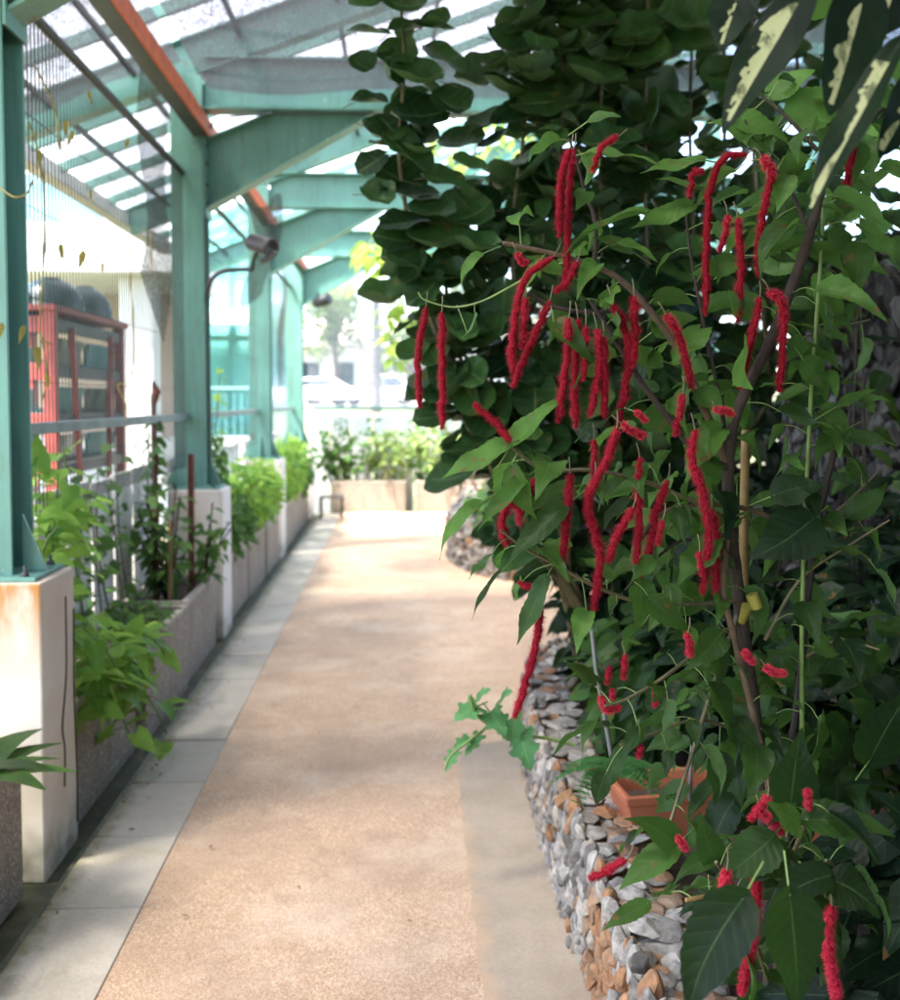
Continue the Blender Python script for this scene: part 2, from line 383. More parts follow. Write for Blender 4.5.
def m_varieg():
    n=N('variegated leaf'); u,v,r=n.luv()
    au=n.math('ABSOLUTE',u); jag=n.noise(11,4,.6,None,.4)
    saw=n.math('ABSOLUTE',n.math('SINE',n.math('MULTIPLY',n.math('SUBTRACT',v,n.math('MULTIPLY',au,.35)),17)))
    # cream tongue along one side of the midrib, with a feathered edge
    w=n.math('ADD',n.math('MULTIPLY',saw,.22),n.math('MULTIPLY',n.math('SUBTRACT',jag,.5),3.2))
    edge=n.math('ADD',.20,w)
    inside=n.math('MULTIPLY',n.math('LESS_THAN',au,edge),n.math('GREATER_THAN',n.math('ADD',u,n.math('MULTIPLY',jag,.12)),0.0))
    band=n.math('MULTIPLY',n.math('GREATER_THAN',v,.16),n.math('LESS_THAN',v,.93))
    mk=n.math('MULTIPLY',n.math('MULTIPLY',inside,band),n.ramp(n.noise(60,4,.7,n.coord('Object',(1,1,.35))),[(.38,.25),(.5,1.0)]))
    base=n.ramp(n.noise(8,3),[(.3,(.003,.008,.004)),(.7,(.008,.019,.007))])
    c=n.mix(mk,base,(.30,.31,.16))
    b=n.bsdf(c,.5,0,n.bump(saw,.12,.002),.08)
    t=n.n('ShaderNodeBsdfTranslucent'); n.setin(t,'Color',c)
    return n.end(n.mixs(.15,b,t.outputs[0]))
LF['var']=m_varieg()
def m_catkin():
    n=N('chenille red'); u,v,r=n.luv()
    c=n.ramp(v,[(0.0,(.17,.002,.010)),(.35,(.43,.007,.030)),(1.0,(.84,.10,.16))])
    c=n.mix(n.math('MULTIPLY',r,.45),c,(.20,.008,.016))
    b=n.bsdf(c,.7,0,None,.15); t=n.n('ShaderNodeBsdfTranslucent'); n.setin(t,'Color',c)
    return n.end(n.mixs(.25,b,t.outputs[0]))
M['catkin']=m_catkin()

# ------------------------------------------------------------------ leaf templates
def leaf(w,nv=9,nu=4,fold=.18,droop=.25,serr=0.0,cup=0.0,heart=0.0,wave=0.0,tipcurl=0.0):
    us=np.linspace(-1,1,nu+1); vs=np.linspace(0,1,nv+1); V=[];uv=[]
    for i,v in enumerate(vs):
        ww=w(v)*(1+(serr if i%2 else -serr*.4))
        for u in us:
            x=u*ww/2; y=v-heart*abs(u)**1.3*max(0,1-v*3.2)
            z=fold*abs(x)-droop*v*v+wave*math.sin(v*11+u)*abs(u)*.5+cup*(x*x+(v-.45)**2)*1.6-tipcurl*max(0,v-.7)**2
            V.append((x,y,z)); uv.append((u,v))
    n=nu+1; F=[(i*n+j,i*n+j+1,(i+1)*n+j+1,(i+1)*n+j) for i in range(nv) for j in range(nu)]
    return np.array(V),np.array(F),np.array(uv)
def w_ovate(wd,p=.62,tip=1.35): return lambda v: wd*(max(0,math.sin(math.pi*min(1,v**p)))**.9)*(1-.30*v**tip)+.006
def w_round(wd): return lambda v: wd*math.sqrt(max(0,1-(2*v-1)**2))**.9+.01
def w_heart(wd): return lambda v: wd*(math.sin(math.pi*(.18+.82*v)**.85))**1.0*(1-.25*v) if v<1 else .004
def twist(t,a,b=0.0):
    V,F,uv=t; V=V.copy(); q=uv[:,1]*a; x,z=V[:,0].copy(),V[:,2].copy(); V[:,0]=x*np.cos(q)-z*np.sin(q)+b*uv[:,1]**2; V[:,2]=x*np.sin(q)+z*np.cos(q); return V,F,uv
T_chen=[leaf(w_ovate(.62),18,4,.22,.12,.06,0,.10,.05,.6)]+[twist(leaf(w_ovate(wd),18,4,f,d,.06,0,.10,wv,tc),a,b) for wd,f,d,wv,tc,a,b in ((.62,.25,.28,.06,.6,.25,.05),(.55,.45,.42,.09,.9,-.4,-.08),(.68,.1,.2,.12,.3,.5,.1),(.5,.7,.35,.05,1.2,-.2,.06),(.64,.3,.55,.1,.4,.15,-.1))]
T_chs=[leaf(w_ovate(.60),10,4,.25,d,.05,0,.08,.04) for d in (.15,.35)]
T_poly=[twist(leaf(w_round(w),10,6,f,d,0,c,h,wv),a,b) for w,f,d,c,h,wv,a,b in ((1.08,.02,.10,.35,.10,.05,0,0),(.95,.12,.25,.2,.14,.08,.3,.05),(1.12,.0,.05,.55,.08,.05,-.2,0),(.85,.25,.3,.3,.12,.1,.4,-.06),(1.0,.1,.1,.7,.16,.12,-.3,.05))]
T_poth=[leaf(w_heart(.74),8,4,.22,d,0,0,.16,.06) for d in (.15,.35)]
T_small=[leaf(w_ovate(.52),6,2,.2,.25)]
T_strap=[leaf(lambda v:.13*(1-v**2.2)+.01,8,2,.3,.55)]
T_var=[leaf(lambda v:.36*math.sin(math.pi*min(1,v**.8))**.75+.01,18,8,.35,d,0,0,0,.06) for d in (.1,.25)]
T_far=[leaf(w_ovate(.6),3,2,.2,.3)]
def lobed():
    V,F,uv=leaf(w_heart(.95),21,6,.12,.3,0,0,.12,.05)
    k=np.where((np.round(uv[:,1]*21).astype(int)//4)%2==0,1.0,.66)
    V=V.copy(); V[:,0]*=np.where(np.abs(uv[:,0])>.55,k,1); return V,F,uv
T_lobe=[lobed()]

def grow(LM,SM,pts,step,pet,size,tpl,up=.3,droop=.3,nout=.4,jit=.3,start=0.0,per=1,pr=.0016,rb=None,rmin=0.0,rmax=1.0,wind=137.5,face=(0,0,0)):
    pts=np.asarray(pts,float); seg=np.linalg.norm(np.diff(pts,axis=0),axis=1); cs=np.concatenate([[0],np.cumsum(seg)])
    s=start*cs[-1]; ph=rng.uniform(0,360)
    while s<=cs[-1]:
        i=min(np.searchsorted(cs,s,'right')-1,len(seg)-1); f=(s-cs[i])/max(seg[i],1e-6)
        p=pts[i]*(1-f)+pts[i+1]*f; t=nrm(pts[i+1]-pts[i])
        a=A(0,0,1) if abs(t[2])<.8 else A(0,1,0)
        X=nrm(np.cross(t,a)); Y=np.cross(t,X)
        for k in range(per):
            ph+=wind+rng.normal(0,20); q=R(ph)
            rad=X*math.cos(q)+Y*math.sin(q)
            pd=nrm(rad+t*.25+A(0,0,up)+rng.normal(0,jit*.5,3))
            L=rng.uniform(*pet); sz=rng.uniform(*size)
            b=p+pd*L+A(0,0,-.12*L)
            if SM is not None and L>.01: SM.tube(smooth([p,p+pd*L*.55+A(0,0,.05*L),b],3),[pr,pr,pr*.9,pr*.9,pr*.8,pr*.8,pr*.7][:7],4,0,False)
            d=nrm(pd*A(1,1,.5)+A(0,0,-droop)+rng.normal(0,jit*.6,3))
            u=A(0,0,1)+rad*A(1,1,0)*nout+rng.normal(0,jit,3)+A(*face)
            LM.inst(tpl[rng.integers(len(tpl))],b,d,u,sz,rng.uniform(rmin,rmax))
        s+=step*rng.uniform(.7,1.3)

def blob(LM,c,r,n,size,tpl,shell=.35,upb=.6,droop=.3,jit=.5,rmin=0,rmax=1,face=(0,0,0)):
    """leaves spread through an ellipsoid, looking up and outward"""
    c=A(*c); r=A(*r); d=nrm(rng.normal(size=(n,3))); k=rng.uniform(shell,1,n)[:,None]**.6
    pos=c+d*k*r; dr=nrm(d*A(1,1,.4)+A(0,0,-droop)+rng.normal(0,jit,(n,3))); up=d*.5+A(0,0,upb)+rng.normal(0,jit*.8,(n,3))+A(*face)
    sz=rng.uniform(*size,n); rn=rng.uniform(rmin,rmax,n); w=rng.integers(len(tpl),size=n)
    for i,t in enumerate(tpl):
        m=w==i; LM.inst(t,pos[m],dr[m],up[m],sz[m],rn[m])
    return pos

#=================================================================== SETTING
def sheet(name,outline,z,mat,th=.0):
    m=MB(); n=len(outline)
    if th:
        v=[(x,y,z) for x,y in outline]+[(x,y,z-th) for x,y in outline]
        m.add(v,[tuple(range(n)),tuple(range(n,2*n))[::-1]]+[(i,n+i,n+(i+1)%n,(i+1)%n) for i in range(n)])
    else: m.add([(x,y,z) for x,y in outline],[tuple(range(n))])
    return tag(m.build(name,mat),kind='structure')
g=MB()
ys=[-60,-10,13.9,16,20,24,30,38,46,60,90,140,260,500]; zs=[-.09]*3+[-.09,0,.15,.5,1.0,1.18,1.2,1.5,3,8,14]
xs=[-300,-60,-20,-6,-3,0,3,6,20,60,300]
V=[(x,y,z) for y,z in zip(ys,zs) for x in xs]; n=len(xs)
g.addq(V,np.array([(i*n+j,i*n+j+1,(i+1)*n+j+1,(i+1)*n+j) for i in range(len(ys)-1) for j in range(n-1)]),None,True)
tag(g.build('ground',M['ground']),kind='structure')
m=MB(); V=[(x,y,1.235+(.0 if y<62 else .3*(y-62)/30)) for y in (46,62,88) for x in (-60,-20,20,60)]
m.addq(V,np.array([(i*4+j,i*4+j+1,i*4+j+5,i*4+j+4) for i in range(2) for j in range(3)])); tag(m.build('parking_lot',M['asphalt']),kind='structure')
sheet('path',[(-.785,-2),(.52,-2),(.53,4.6),(1.75,5.1),(1.75,8.6),(1.2,13.9),(-.785,13.9)],0,M['path'],.085)
# cement strip along the stone bed
s2=[(.50,-2),(.50,4.0),(.56,4.5),(.44,4.44)]+[(.225+.02*max(0,(t-3.2))+.14*max(0,t-4.1)+rng.normal(0,.006),t) for t in np.arange(4.4,-2.1,-.07)]
sheet('cement_strip',s2,.004,M['slab2'])
m=MB()
y=-2.0
while y<13.2:
    L=.503; r=rng.uniform(); dz=rng.uniform(-.003,.003); m.box(-1.077+rng.uniform(-.004,.004),-.7865,y+.003,y+L-.003,-.085,.004+dz,r); y+=L
tag(m.build('paving_strip',M['slab'],bevel=.004),kind='structure')
m=MB(); m.box(-1.60,-1.078,-2,13.9,-.12,-.055); 
tag(m.build('drain_channel',M['drain']),kind='structure')
m=MB()
for k in range(2): pass
# curved cement lip beside the drain
m.prism([(0,0),(.03,0),(.03,.045),(.012,.05),(0,.03)],(-1.112,-2,-.056),(-1.112,13.2,-.056))
tag(m.build('drain_kerb',M['drain']),kind='structure')

#=================================================================== PERGOLA
PY=[3.48,6.88,10.28,13.68]
roofz=lambda x:4.50+.38*x
pg=thing('steel_pergola','teal steel pergola with sloping glazed roof over the garden path','pergola',(-1.39,6.88,0))
for Y in PY:
    # upright I-section: flanges left/right, web between
    m=MB(); x0,x1=-1.50,-1.285; y0,y1=Y-.10,Y+.10; b=.955
    m.box(x0,x1,y0,y0+.014,b,roofz(-1.39)-.28); m.box(x0,x1,y1-.014,y1,b,roofz(-1.39)-.28); m.box(-1.40,-1.386,y0+.0145,y1-.0145,b,roofz(-1.39)-.285)
    p=m.build('post',M['teal'],pg,bevel=.003)
    m=MB(); m.box(-1.52,-1.195,Y-.145,Y+.145,.951,.966); m.build('base_plate',M['teal'],p,bevel=.002)
    for sgn,xx in ((1,x1+.001),(-1,x0-.001)):
        m=MB(); t=.006; tri=[(xx,.967),(xx+sgn*.078,.967),(xx+sgn*.07,.99),(xx+sgn*.012,1.13),(xx,1.16)]
        v=[(a,Y-t,c) for a,c in tri]+[(a,Y+t,c) for a,c in tri]; k=len(tri)
        m.add(v,[tuple(range(k)),tuple(range(k,2*k))[::-1]]+[(i,(i+1)%k,k+(i+1)%k,k+i) for i in range(k)]); m.build('gusset',M['teal'],p)
    m=MB(); tri=[(y0-.001,.967),(y0-.055,.967),(y0-.012,1.17),(y0-.001,1.19)]; v=[(-1.386,a,c) for a,c in tri]+[(-1.398,a,c) for a,c in tri]
    m.add(v,[(0,1,2,3),(7,6,5,4)]+[(i,(i+1)%4,4+(i+1)%4,4+i) for i in range(4)]); m.build('gusset',M['teal'],p)
    for bx in (-1.50,-1.235):
        for by in (Y-.125,Y+.12):
            m=MB(); m.lathe([(0,.035),(.006,.035),(.006,.014),(.014,.013),(.014,0)],(bx,by,.966),8); m.build('anchor_bolt',M['dark_metal'],p)
    m=MB(); m.ibeam((-1.284,Y,3.655),(4.2,Y,3.655),.16,.35,.014); m.build('crossbeam',M['teal'],pg)
    # knee brace, its top cut level under the crossbeam
    m=MB()
    for (ya,yb,lo,hi) in ((Y-.006,Y+.006,0,0),):
        poly=[(-1.284,2.83),(-1.284,3.27),(-.83,3.478),(-.17,3.478)]
        v=[(a,ya,c) for a,c in poly]+[(a,yb,c) for a,c in poly]
        m.add(v,[(0,3,2,1),(4,5,6,7)]+[(i,(i+1)%4,4+(i+1)%4,4+i) for i in range(4)])
    m.bar((-1.284,Y,2.823),(-.155,Y,3.472),.15,.014); m.bar((-1.284,Y,3.277),(-.83,Y,3.4695),.15,.012)
    m.build('knee_brace',M['teal'],pg)
    m=MB(); m.box(-1.2835,-1.271,Y-.095,Y+.095,2.77,3.33); jp=m.build('joint_plate',M['teal'],pg,bevel=.002)
    for bz in (2.86,2.98,3.12,3.24):
        for by in (Y-.07,Y+.07):
            m=MB(); m.lathe([(.001,.012),(.013,.012),(.014,0)],(-1.271,by,bz),6,0,(1,0,0)); m.build('bolt',M['dark_metal'],jp)
    m=MB(); m.ibeam((-2.70,Y,roofz(-2.70)-.15),(4.2,Y,roofz(4.2)-.15),.13,.25,.012); m.build('rafter',M['teal'],pg)
    m=MB(); m.box(4.2,4.4,Y-.1,Y+.1,0,roofz(4.2)-.3); m.build('post',M['teal'],pg)
yy=-8.02
while yy<14.6:
    if min(abs(yy-Y) for Y in PY)>.2:
        m=MB(); m.bar((-2.72,yy,roofz(-2.72)-.055),(4.2,yy,roofz(4.2)-.055),.045,.075); m.build('secondary_rafter',M['teal'],pg)
    yy+=.68
for xx in (-2.3,-1.75,-1.05,-.4,.3,1.0,1.7,2.4,3.1,3.8):
    m=MB(); m.bar((xx,-8,roofz(xx)-.118),(xx,14.6,roofz(xx)-.118),.03,.035); m.build('purlin',M['dark_metal'],pg)
m=MB(); m.box(-1.35,-1.255,-2,14.4,3.295,3.31); m.box(-1.35,-1.335,-2,14.4,3.31,3.40); m.build('eaves_beam',m_plain('dark grey steel',(.06,.075,.07),.6,.3),pg)
m=MB(); m.box(-1.254,-1.242,-2,14.4,3.297,3.395); m.bar((-1.262,-2,3.40),(-1.262,14.4,3.40),.04,.012); m.build('fascia_strip',M['orange'],pg)
m=MB(); 
for a,b_,c,d in ((-2.83,-2.82,3.30,3.50),(-2.70,-2.69,3.30,3.42),(-2.82,-2.70,3.29,3.30)): m.box(a,b_,-2,12.2,c,d)
m.build('gutter',m_plain('gutter cement',(.52,.50,.46),.7,.2,5),pg)
m=MB(); m.add([(-2.80,-8,roofz(-2.80)),(4.3,-8,roofz(4.3)),(4.3,11.9,roofz(4.3)),(-2.80,11.9,roofz(-2.80))],[(0,1,2,3)]); m.build('glazing',M['glaze'],pg)

def wavy(fn,nu,nv):
    us=np.linspace(0,1,nu+1);vs=np.linspace(0,1,nv+1); V=[fn(u,v) for v in vs for u in us]; n=nu+1
    return V,np.array([(i*n+j,i*n+j+1,(i+1)*n+j+1,(i+1)*n+j) for i in range(nv) for j in range(nu)])
m=MB(); V,F=wavy(lambda u,v:(-1.24+u*5.2,-1.5+v*8.28,3.60+.025*math.sin(u*23+v*9)+.02*math.sin(v*31)-.03*math.sin(math.pi*((v*5)%1))),40,40); m.addq(V,F,None,True)
tag(m.build('shade_net',M['net']),'black shade net stretched level under the roof above the near bays','shade net')
m=MB(); V,F=wavy(lambda u,v:(-2.66+u*1.24,-3+v*9.8,roofz(-2.66+u*1.24)-.16+.02*math.sin(u*9+v*40)),10,40); m.addq(V,F,None,True)
tag(m.build('shade_net',M['net_outer']),'dark shade net under the outer roof slope beyond the red strip','shade net')
m=MB(); V,F=wavy(lambda u,v:(.75+u*3.4,-8+v*14.4,3.86+.03*math.sin(u*17+v*12)-.04*math.sin(math.pi*((u*3)%1))),24,24); m.addq(V,F,None,True)  # second net layer added to darken the plants below it
tag(m.build('shade_net',M['net_dark']),'dense second shade net added above the right planting bed to darken it','shade net')
m=MB(); V,F=wavy(lambda u,v:(-2.7+u*6.9,-8+v*18.3,roofz(-2.7+u*6.9)+.06+.015*math.sin(u*40+v*50)),30,30); m.addq(V,F,None,True)
tag(m.build('shade_net',M['net_roof']),'grey shade net laid over the sloping roof glass','shade net')
m=MB(); V,F=wavy(lambda u,v:(-1.30+.05*math.sin(v*5)+u*.34*(1-.55*v),8.7+.3*math.sin(u*5+v*3),3.25-v*(.95-.35*abs(u-.4))),12,14); m.addq(V,F,None,True)
tag(m.build('torn_net',M['net_dark']),'torn dark netting hanging in a rag behind the floodlight','net')
m=MB(); V,F=wavy(lambda u,v:(-1.47-.03*math.sin(v*7),5.9+u*.75*(1-.25*v)+.04*math.sin(v*9),3.45-v*1.55*(.75+.25*u)),8,16); m.addq(V,F,None,True)
tag(m.build('torn_net',M['net_dark']),'dark netting hanging along the wire fence beside the second teal post','net')
m=MB(); V,F=wavy(lambda u,v:(-1.42+.04*math.sin(v*6),12.2+u*.5,3.3-v*1.7*(.8+.2*math.sin(u*7))),8,12); m.addq(V,F,None,True)
tag(m.build('torn_net',M['net_dark']),'narrow strip of dark netting hanging between the two farthest left posts','net')
m=MB(); V,F=wavy(lambda u,v:(-1.25+u*5.4,14.0+.02*math.sin(u*60)*v,3.46-v*2.0),60,8); m.addq(V,F,None,True)
tag(m.build('screen_net',M['net_pale']),'pale translucent screen hung across the far end of the path','net')

# pedestals
m=MB(); m.box(-1.535,-1.17,-.17,.17,-.055,.95)
names=['tall white rendered pedestal with an orange rust stain, nearest of the row','white rendered pedestal under the second teal post, beside the rusty stake','white rendered pedestal under the third teal post among light green bushes','small far white pedestal at the corner beside the wire stool']
ped=None
for Y,lb in zip(PY,names):
    if ped is None: ped=m.build('pedestal',M['plaster'],None,(0,0,0),bevel=.008); o=ped
    else: o=ped.copy(); COL.objects.link(o)
    if Y>4:
        if Y<7: me2=o.data.copy(); me2.materials[0]=M['plaster_clean']
        o.data=me2
    o.location=(0,Y,0); tag(o,lb,'pedestal','white pedestals under the pergola posts')

# fences
def fence(Y0,Y1,label,sp=.042,wt=.0048):
    f=thing('wire_fence',label,'fence',(-1.42,(Y0+Y1)/2,1.15),'wire fences between the teal posts')
    m=MB(); m.box(-1.445,-1.40,Y0,Y1,1.415,1.46); m.build('bottom_rail',M['rail'],f,bevel=.003)
    m=MB(); m.tube([(-1.42,Y0,3.05),(-1.42,Y1,3.05)],.021,8); m.build('top_rail',M['dark_metal'],f)
    m=MB(); yy=Y0+.02
    while yy<Y1:
        m.bar((-1.42,yy,1.10),(-1.42,yy,3.03),wt,wt,(0,1,0)); yy+=sp
    for z in (1.2,1.62,1.95,2.3,2.65): m.bar((-1.4235,Y0,z),(-1.4235,Y1,z),.003,.003)
    m.build('wire_mesh',M['wire'],f)
    return f
fence(PY[0]+.11,PY[1]-.11,'green wire mesh fence in the nearest bay in front of the red rack')
fence(PY[1]+.11,PY[2]-.11,'wire mesh fence between the second and third teal posts',.10,.003)
fence(PY[2]+.11,PY[3]-.11,'wire mesh fence between the third and farthest teal posts',.15,.003)
def pickets(Y0,Y1,label):
    f=thing('picket_fence',label,'fence',(-1.60,(Y0+Y1)/2,-.05),'white picket fences behind the planters')
    m=MB(); yy=Y0
    while yy<Y1-.1:
        m.box(-1.615,-1.59,yy,min(yy+.37,Y1),-.05,1.13+rng.uniform(-.015,.015)); yy+=.40
    m.build('picket_board',M['picket'],f,bevel=.004)
    m=MB(); m.box(-1.65,-1.616,Y0-.05,Y1,.95,1.02); m.box(-1.65,-1.616,Y0-.05,Y1,.3,.37); m.build('rail',M['picket'],f)
pickets(PY[0]+.2,PY[1]-.17,'white picket fence behind the pothos planters, nearest bay')
pickets(PY[1]+.2,PY[2]-.17,'white picket fence behind the light green bushes, middle bay')
pickets(PY[2]+.2,PY[3]-.17,'white picket fence in the farthest left bay')

# planters -------------------------------------------------
def make_planter(L):
    r=thing('planter','x','planter',(0,0,0),'pebble dash planters'); w=.36; h=.43; t=.035
    m=MB(); 
    m.box(-w,0,0,L,-.04,.02); m.box(-w,-w+t,0,L,.02,h-.03); m.box(-t,0,0,L,.02,h-.03); m.box(-w+t,-t,0,t,.02,h-.03); m.box(-w+t,-t,L-t,L,.02,h-.03)
    m.build('trough',M['pebbledash'],r,bevel=.006)
    m=MB(); e=.004
    m.box(-w-e,-w+t,-e,L+e,h-.03,h); m.box(-t,e,-e,L+e,h-.03,h); m.box(-w+t,-t,-e,t,h-.03,h); m.box(-w+t,-t,L-t,L+e,h-.03,h)
    m.build('rim',M['rim'],r,bevel=.006)
    m=MB(); V,F=wavy(lambda u,v:(-w+t+u*(w-2*t),t+v*(L-2*t),h-.07+.012*math.sin(u*9+v*17)),6,14); m.addq(V,F,None,True)
    m.build('soil',M['soil'],r)
    return r
proto=make_planter(.905)
spots=[]
bays=[(2.30,1,['nearest pebble dash planter, at the bottom left corner before the first pedestal']),
 (3.68,3,['pebble dash planter with pothos leaves spilling over its front','pebble dash planter with low seedlings, between the pothos and the dark shrub','pebble dash planter holding the dark shrub and yellow cane']),
 (7.08,3,['pebble dash planter just beyond the second pedestal, with light green bush','middle planter of the bay between second and third pedestals','planter directly before the third white pedestal']),
 (10.48,3,['planter directly beyond the third white pedestal','second planter beyond the third white pedestal','last planter of the left row near the wire stool'])]
first=True
for y0,n,lbs in bays:
    for k in range(n):
        o=proto if first else copy_tree(proto)
        first=False; o.location=(-1.185+rng.uniform(-.022,.012),y0+k*.975 if n>1 else y0,rng.uniform(-.012,.012)); o.rotation_euler=(0,0,rng.normal(0,.004)); tag(o,lbs[k])
for x1,lb in ((.10,'pale concrete planter across the far end, behind the wire stool'),(1.27,'pale concrete planter across the far end beside the round-leaved shrub'),(2.45,'concrete planter at the far end, rightmost, hidden behind shrubs')):
    o=copy_tree(proto); o.location=(x1-1.08,13.78,0); o.rotation_euler=(0,0,-math.pi/2); o.scale=(1,1.13,1); tag(o,lb,'planter','pebble dash planters')
    # after the turn the trough runs along X and its front faces the camera
    o.rotation_euler=(0,0,math.pi/2); o.location=(x1,14.15,0); 

#=================================================================== LEFT SIDE OBJECTS
def rack():
    X0,X1,Y0,Y1,T=-2.75,-2.03,6.05,7.60,2.08
    r=thing('storage_rack','red steel storage rack with stacked teal trays behind the wire fence','rack',((X0+X1)/2,(Y0+Y1)/2,-.05))
    for x in (X0,X1-.07):
        for y in (Y0,Y1-.07):
            m=MB(); m.box(x,x+.07,y,y+.07,-.05,T); m.build('upright',M['red'],r,bevel=.004)
    zz=[.35,.75,1.12,1.42,1.72,2.0]
    for i,z in enumerate(zz):
        m=MB(); m.box(X0+.07,X1-.07,Y0+.01,Y0+.045,z-.05,z+.05); m.build('front_slat',M['red'],r,bevel=.003)
        m=MB(); m.box(X1-.05,X1-.015,Y0+.07,Y1-.07,z-.035,z+.035); m.build('side_rail',M['dark_metal'],r,bevel=.003)
        m=MB(); m.box(X0+.03,X1-.055,Y0+.05,Y1-.03,z+.036,z+.05); m.build('shelf',M['dark_metal'],r)
    for x in (X1-.01,):
        for ya,yb in ((Y0+.35,Y0+.55),(Y1-.35,Y1-.5)):
            m=MB(); m.bar((x,ya,2.0),(x,yb,.4),.035,.03,(0,1,0)); m.build('brace',M['red'],r)
    top=MB(); top.box(X0-.02,X1+.02,Y0-.02,Y1+.02,T,T+.035); top.build('top_frame',M['red'],r,bevel=.004)
    for i,z in enumerate(zz[:-1]):
        for j in range(2):
            m=MB(); y0=Y0+.12+j*.72; a=z+.052
            m.prism([(-.28,0),(.28,0),(.31,.16),(.28,.16),(.26,.02),(-.26,.02),(-.28,.16),(-.31,.16)],((X0+X1)/2,y0,a),((X0+X1)/2,y0+.6,a))
            q=m.build('tray',M['tray'] if (i+j)%2 else M['dkgreen'],None,((X0+X1)/2,y0+.3,a))
            q['label']=('upper ','second ','third ','fourth ','lowest ')[4-i]+('teal' if (i+j)%2 else 'dark green')+' plastic tray on the red rack, '+('front' if j==0 else 'back')+' one of its shelf'; q['category']='tray'; q['group']='trays on the red rack'
    for (x,y,s,lb) in ((-2.46,6.32,.20,'dark green upturned bowl on the red rack, half behind the first post'),(-2.28,6.75,.21,'large dark green upturned bowl in the middle of the rack top'),(-2.22,7.25,.19,'small dark green upturned bowl at the back end of the rack top')):
        m=MB(); m.lathe([(s*1.06,0),(s*1.06,.012),(s,.02),(s*.97,.08),(s*.84,.15),(s*.6,.2),(s*.34,.222),(s*.32,.235),(s*.29,.235),(s*.28,.222),(0.001,.224)],(x,y,T+.036),24)
        tag(m.build('upturned_bowl',M['dkgreen'],None,(x,y,T+.036)),lb,'bowl','upturned bowls on the rack')
rack()

# white building with canopy
wb=thing('white_building','white building with a deep canopy, pinkish wall and blue glass upper storey','building',(-7,15,0))
m=MB(); m.box(-16,-3.1,15.2,15.5,-.09,3.2); m.build('wall',M['pinkish'],wb)
m=MB(); m.box(-16,-2.75,12.6,15.6,3.12,3.72); m.build('canopy',M['white'],wb,bevel=.02)
m=MB(); m.box(-3.52,-3.10,12.9,13.3,-.09,3.118); m.build('pillar',M['white'],wb,bevel=.01)
m=MB(); m.box(-16,-3.2,15.0,15.19,-.09,1.0); m.build('plinth',M['white'],wb)
gp=MB(); gp.box(-16,-2.9,14.0,14.1,3.722,9.0); gq=gp.build('glass_facade',M['bglass'],wb)
m=MB()
for x in np.arange(-15.5,-2.9,1.15): m.box(x,x+.07,13.95,13.998,3.722,9)
for z in (4.6,5.8,7.2): m.box(-16,-2.9,13.93,13.949,z,z+.08)
m.bar((-6.6,13.9,4.7),(-4.6,13.9,3.75),.05,.08); m.bar((-8.6,13.9,5.6),(-6.6,13.9,4.7),.05,.08)
m.build('mullion',M['white'],gq)
# teal glass building beyond
tb=thing('glass_building','teal glass building with balcony railing beyond the left fence','building',(-4,20,0))
m=MB(); m.box(-9,-2.55,20,24,-.09,8); m.build('facade',M['tglass'],tb)
for k,x in enumerate(np.arange(-8.8,-2.5,.78)):
    m=MB(); m.box(x,x+.06,19.93,19.998,-.05,8); m.build('mullion',M['teal_far'],tb)
for z in (1.0,2.7,4.3,6.0):
    m=MB(); m.box(-9,-2.56,19.88,19.928,z,z+.12); m.build('transom',M['teal_far'],tb)
m=MB(); m.box(-5.2,-2.5,17.9,18.4,2.9,3.15); m.box(-5.2,-2.5,18.4,19.87,3.0,3.12); m.build('balcony',M['white'],tb)
m=MB(); m.tube([(-6,18,1.75),(-2.6,18,1.75)],.03,6)
for x in np.arange(-6,-2.5,.14): m.tube([(x,18,.2),(x,18,1.75)],.011,5)
m.tube([(-6,18,.3),(-2.6,18,.3)],.02,6); m.build('railing',M['teal_far'],tb)
m=MB(); m.box(-5.6,-2.4,16.4,16.55,-.1,.95); tag(m.build('low_wall',M['white'],None,(-4,16.5,-.1)),'low white wall before the teal glass building','wall')

# floodlight on its arm from post 2
fl=thing('floodlight','small grey cylindrical floodlight on a curved arm fixed to the second post','floodlight',tuple(P(210,276,6.8)))
m=MB(); m.tube(smooth([P(208,306,6.85),P(208,292,6.8),P(212,279,6.75),P(225,271,6.7),P(252,269,6.65)],5),.016,8); m.build('arm',M['lamp_metal'],fl)
m=MB(); a=P(248,241,6.62); b=P(268,247,6.5); ax=nrm(b-a); L=np.linalg.norm(b-a)
m.lathe([(.001,0),(.040,.01),(.055,.04),(.057,L),(.062,L+.012),(.062,L+.04),(.052,L+.04),(.049,L+.015),(.001,L+.012)],a,18,0,ax); m.build('housing',M['lamp_metal'],fl)
m=MB(); m.tube([P(252,270,6.65),P(254,258,6.6),P(258,250,6.55)],.014,6); m.bar(P(262,262,6.5),P(276,252,6.45),.04,.02); m.build('bracket',M['dark_metal'],fl)
fl2=thing('floodlight','tiny dark spotlight under the farthest knee brace','floodlight',tuple(P(322,302,13.5)))
m=MB(); a=P(313,304,13.5); b=P(328,299,13.4); m.lathe([(.001,0),(.06,.02),(.075,.1),(.08,.26),(.001,.25)],a,12,0,nrm(b-a)); m.build('housing',M['dark_metal'],fl2)
m=MB(); m.tube([P(318,303,13.5),P(318,293,13.55)],.015,6); m.build('bracket',M['dark_metal'],fl2)

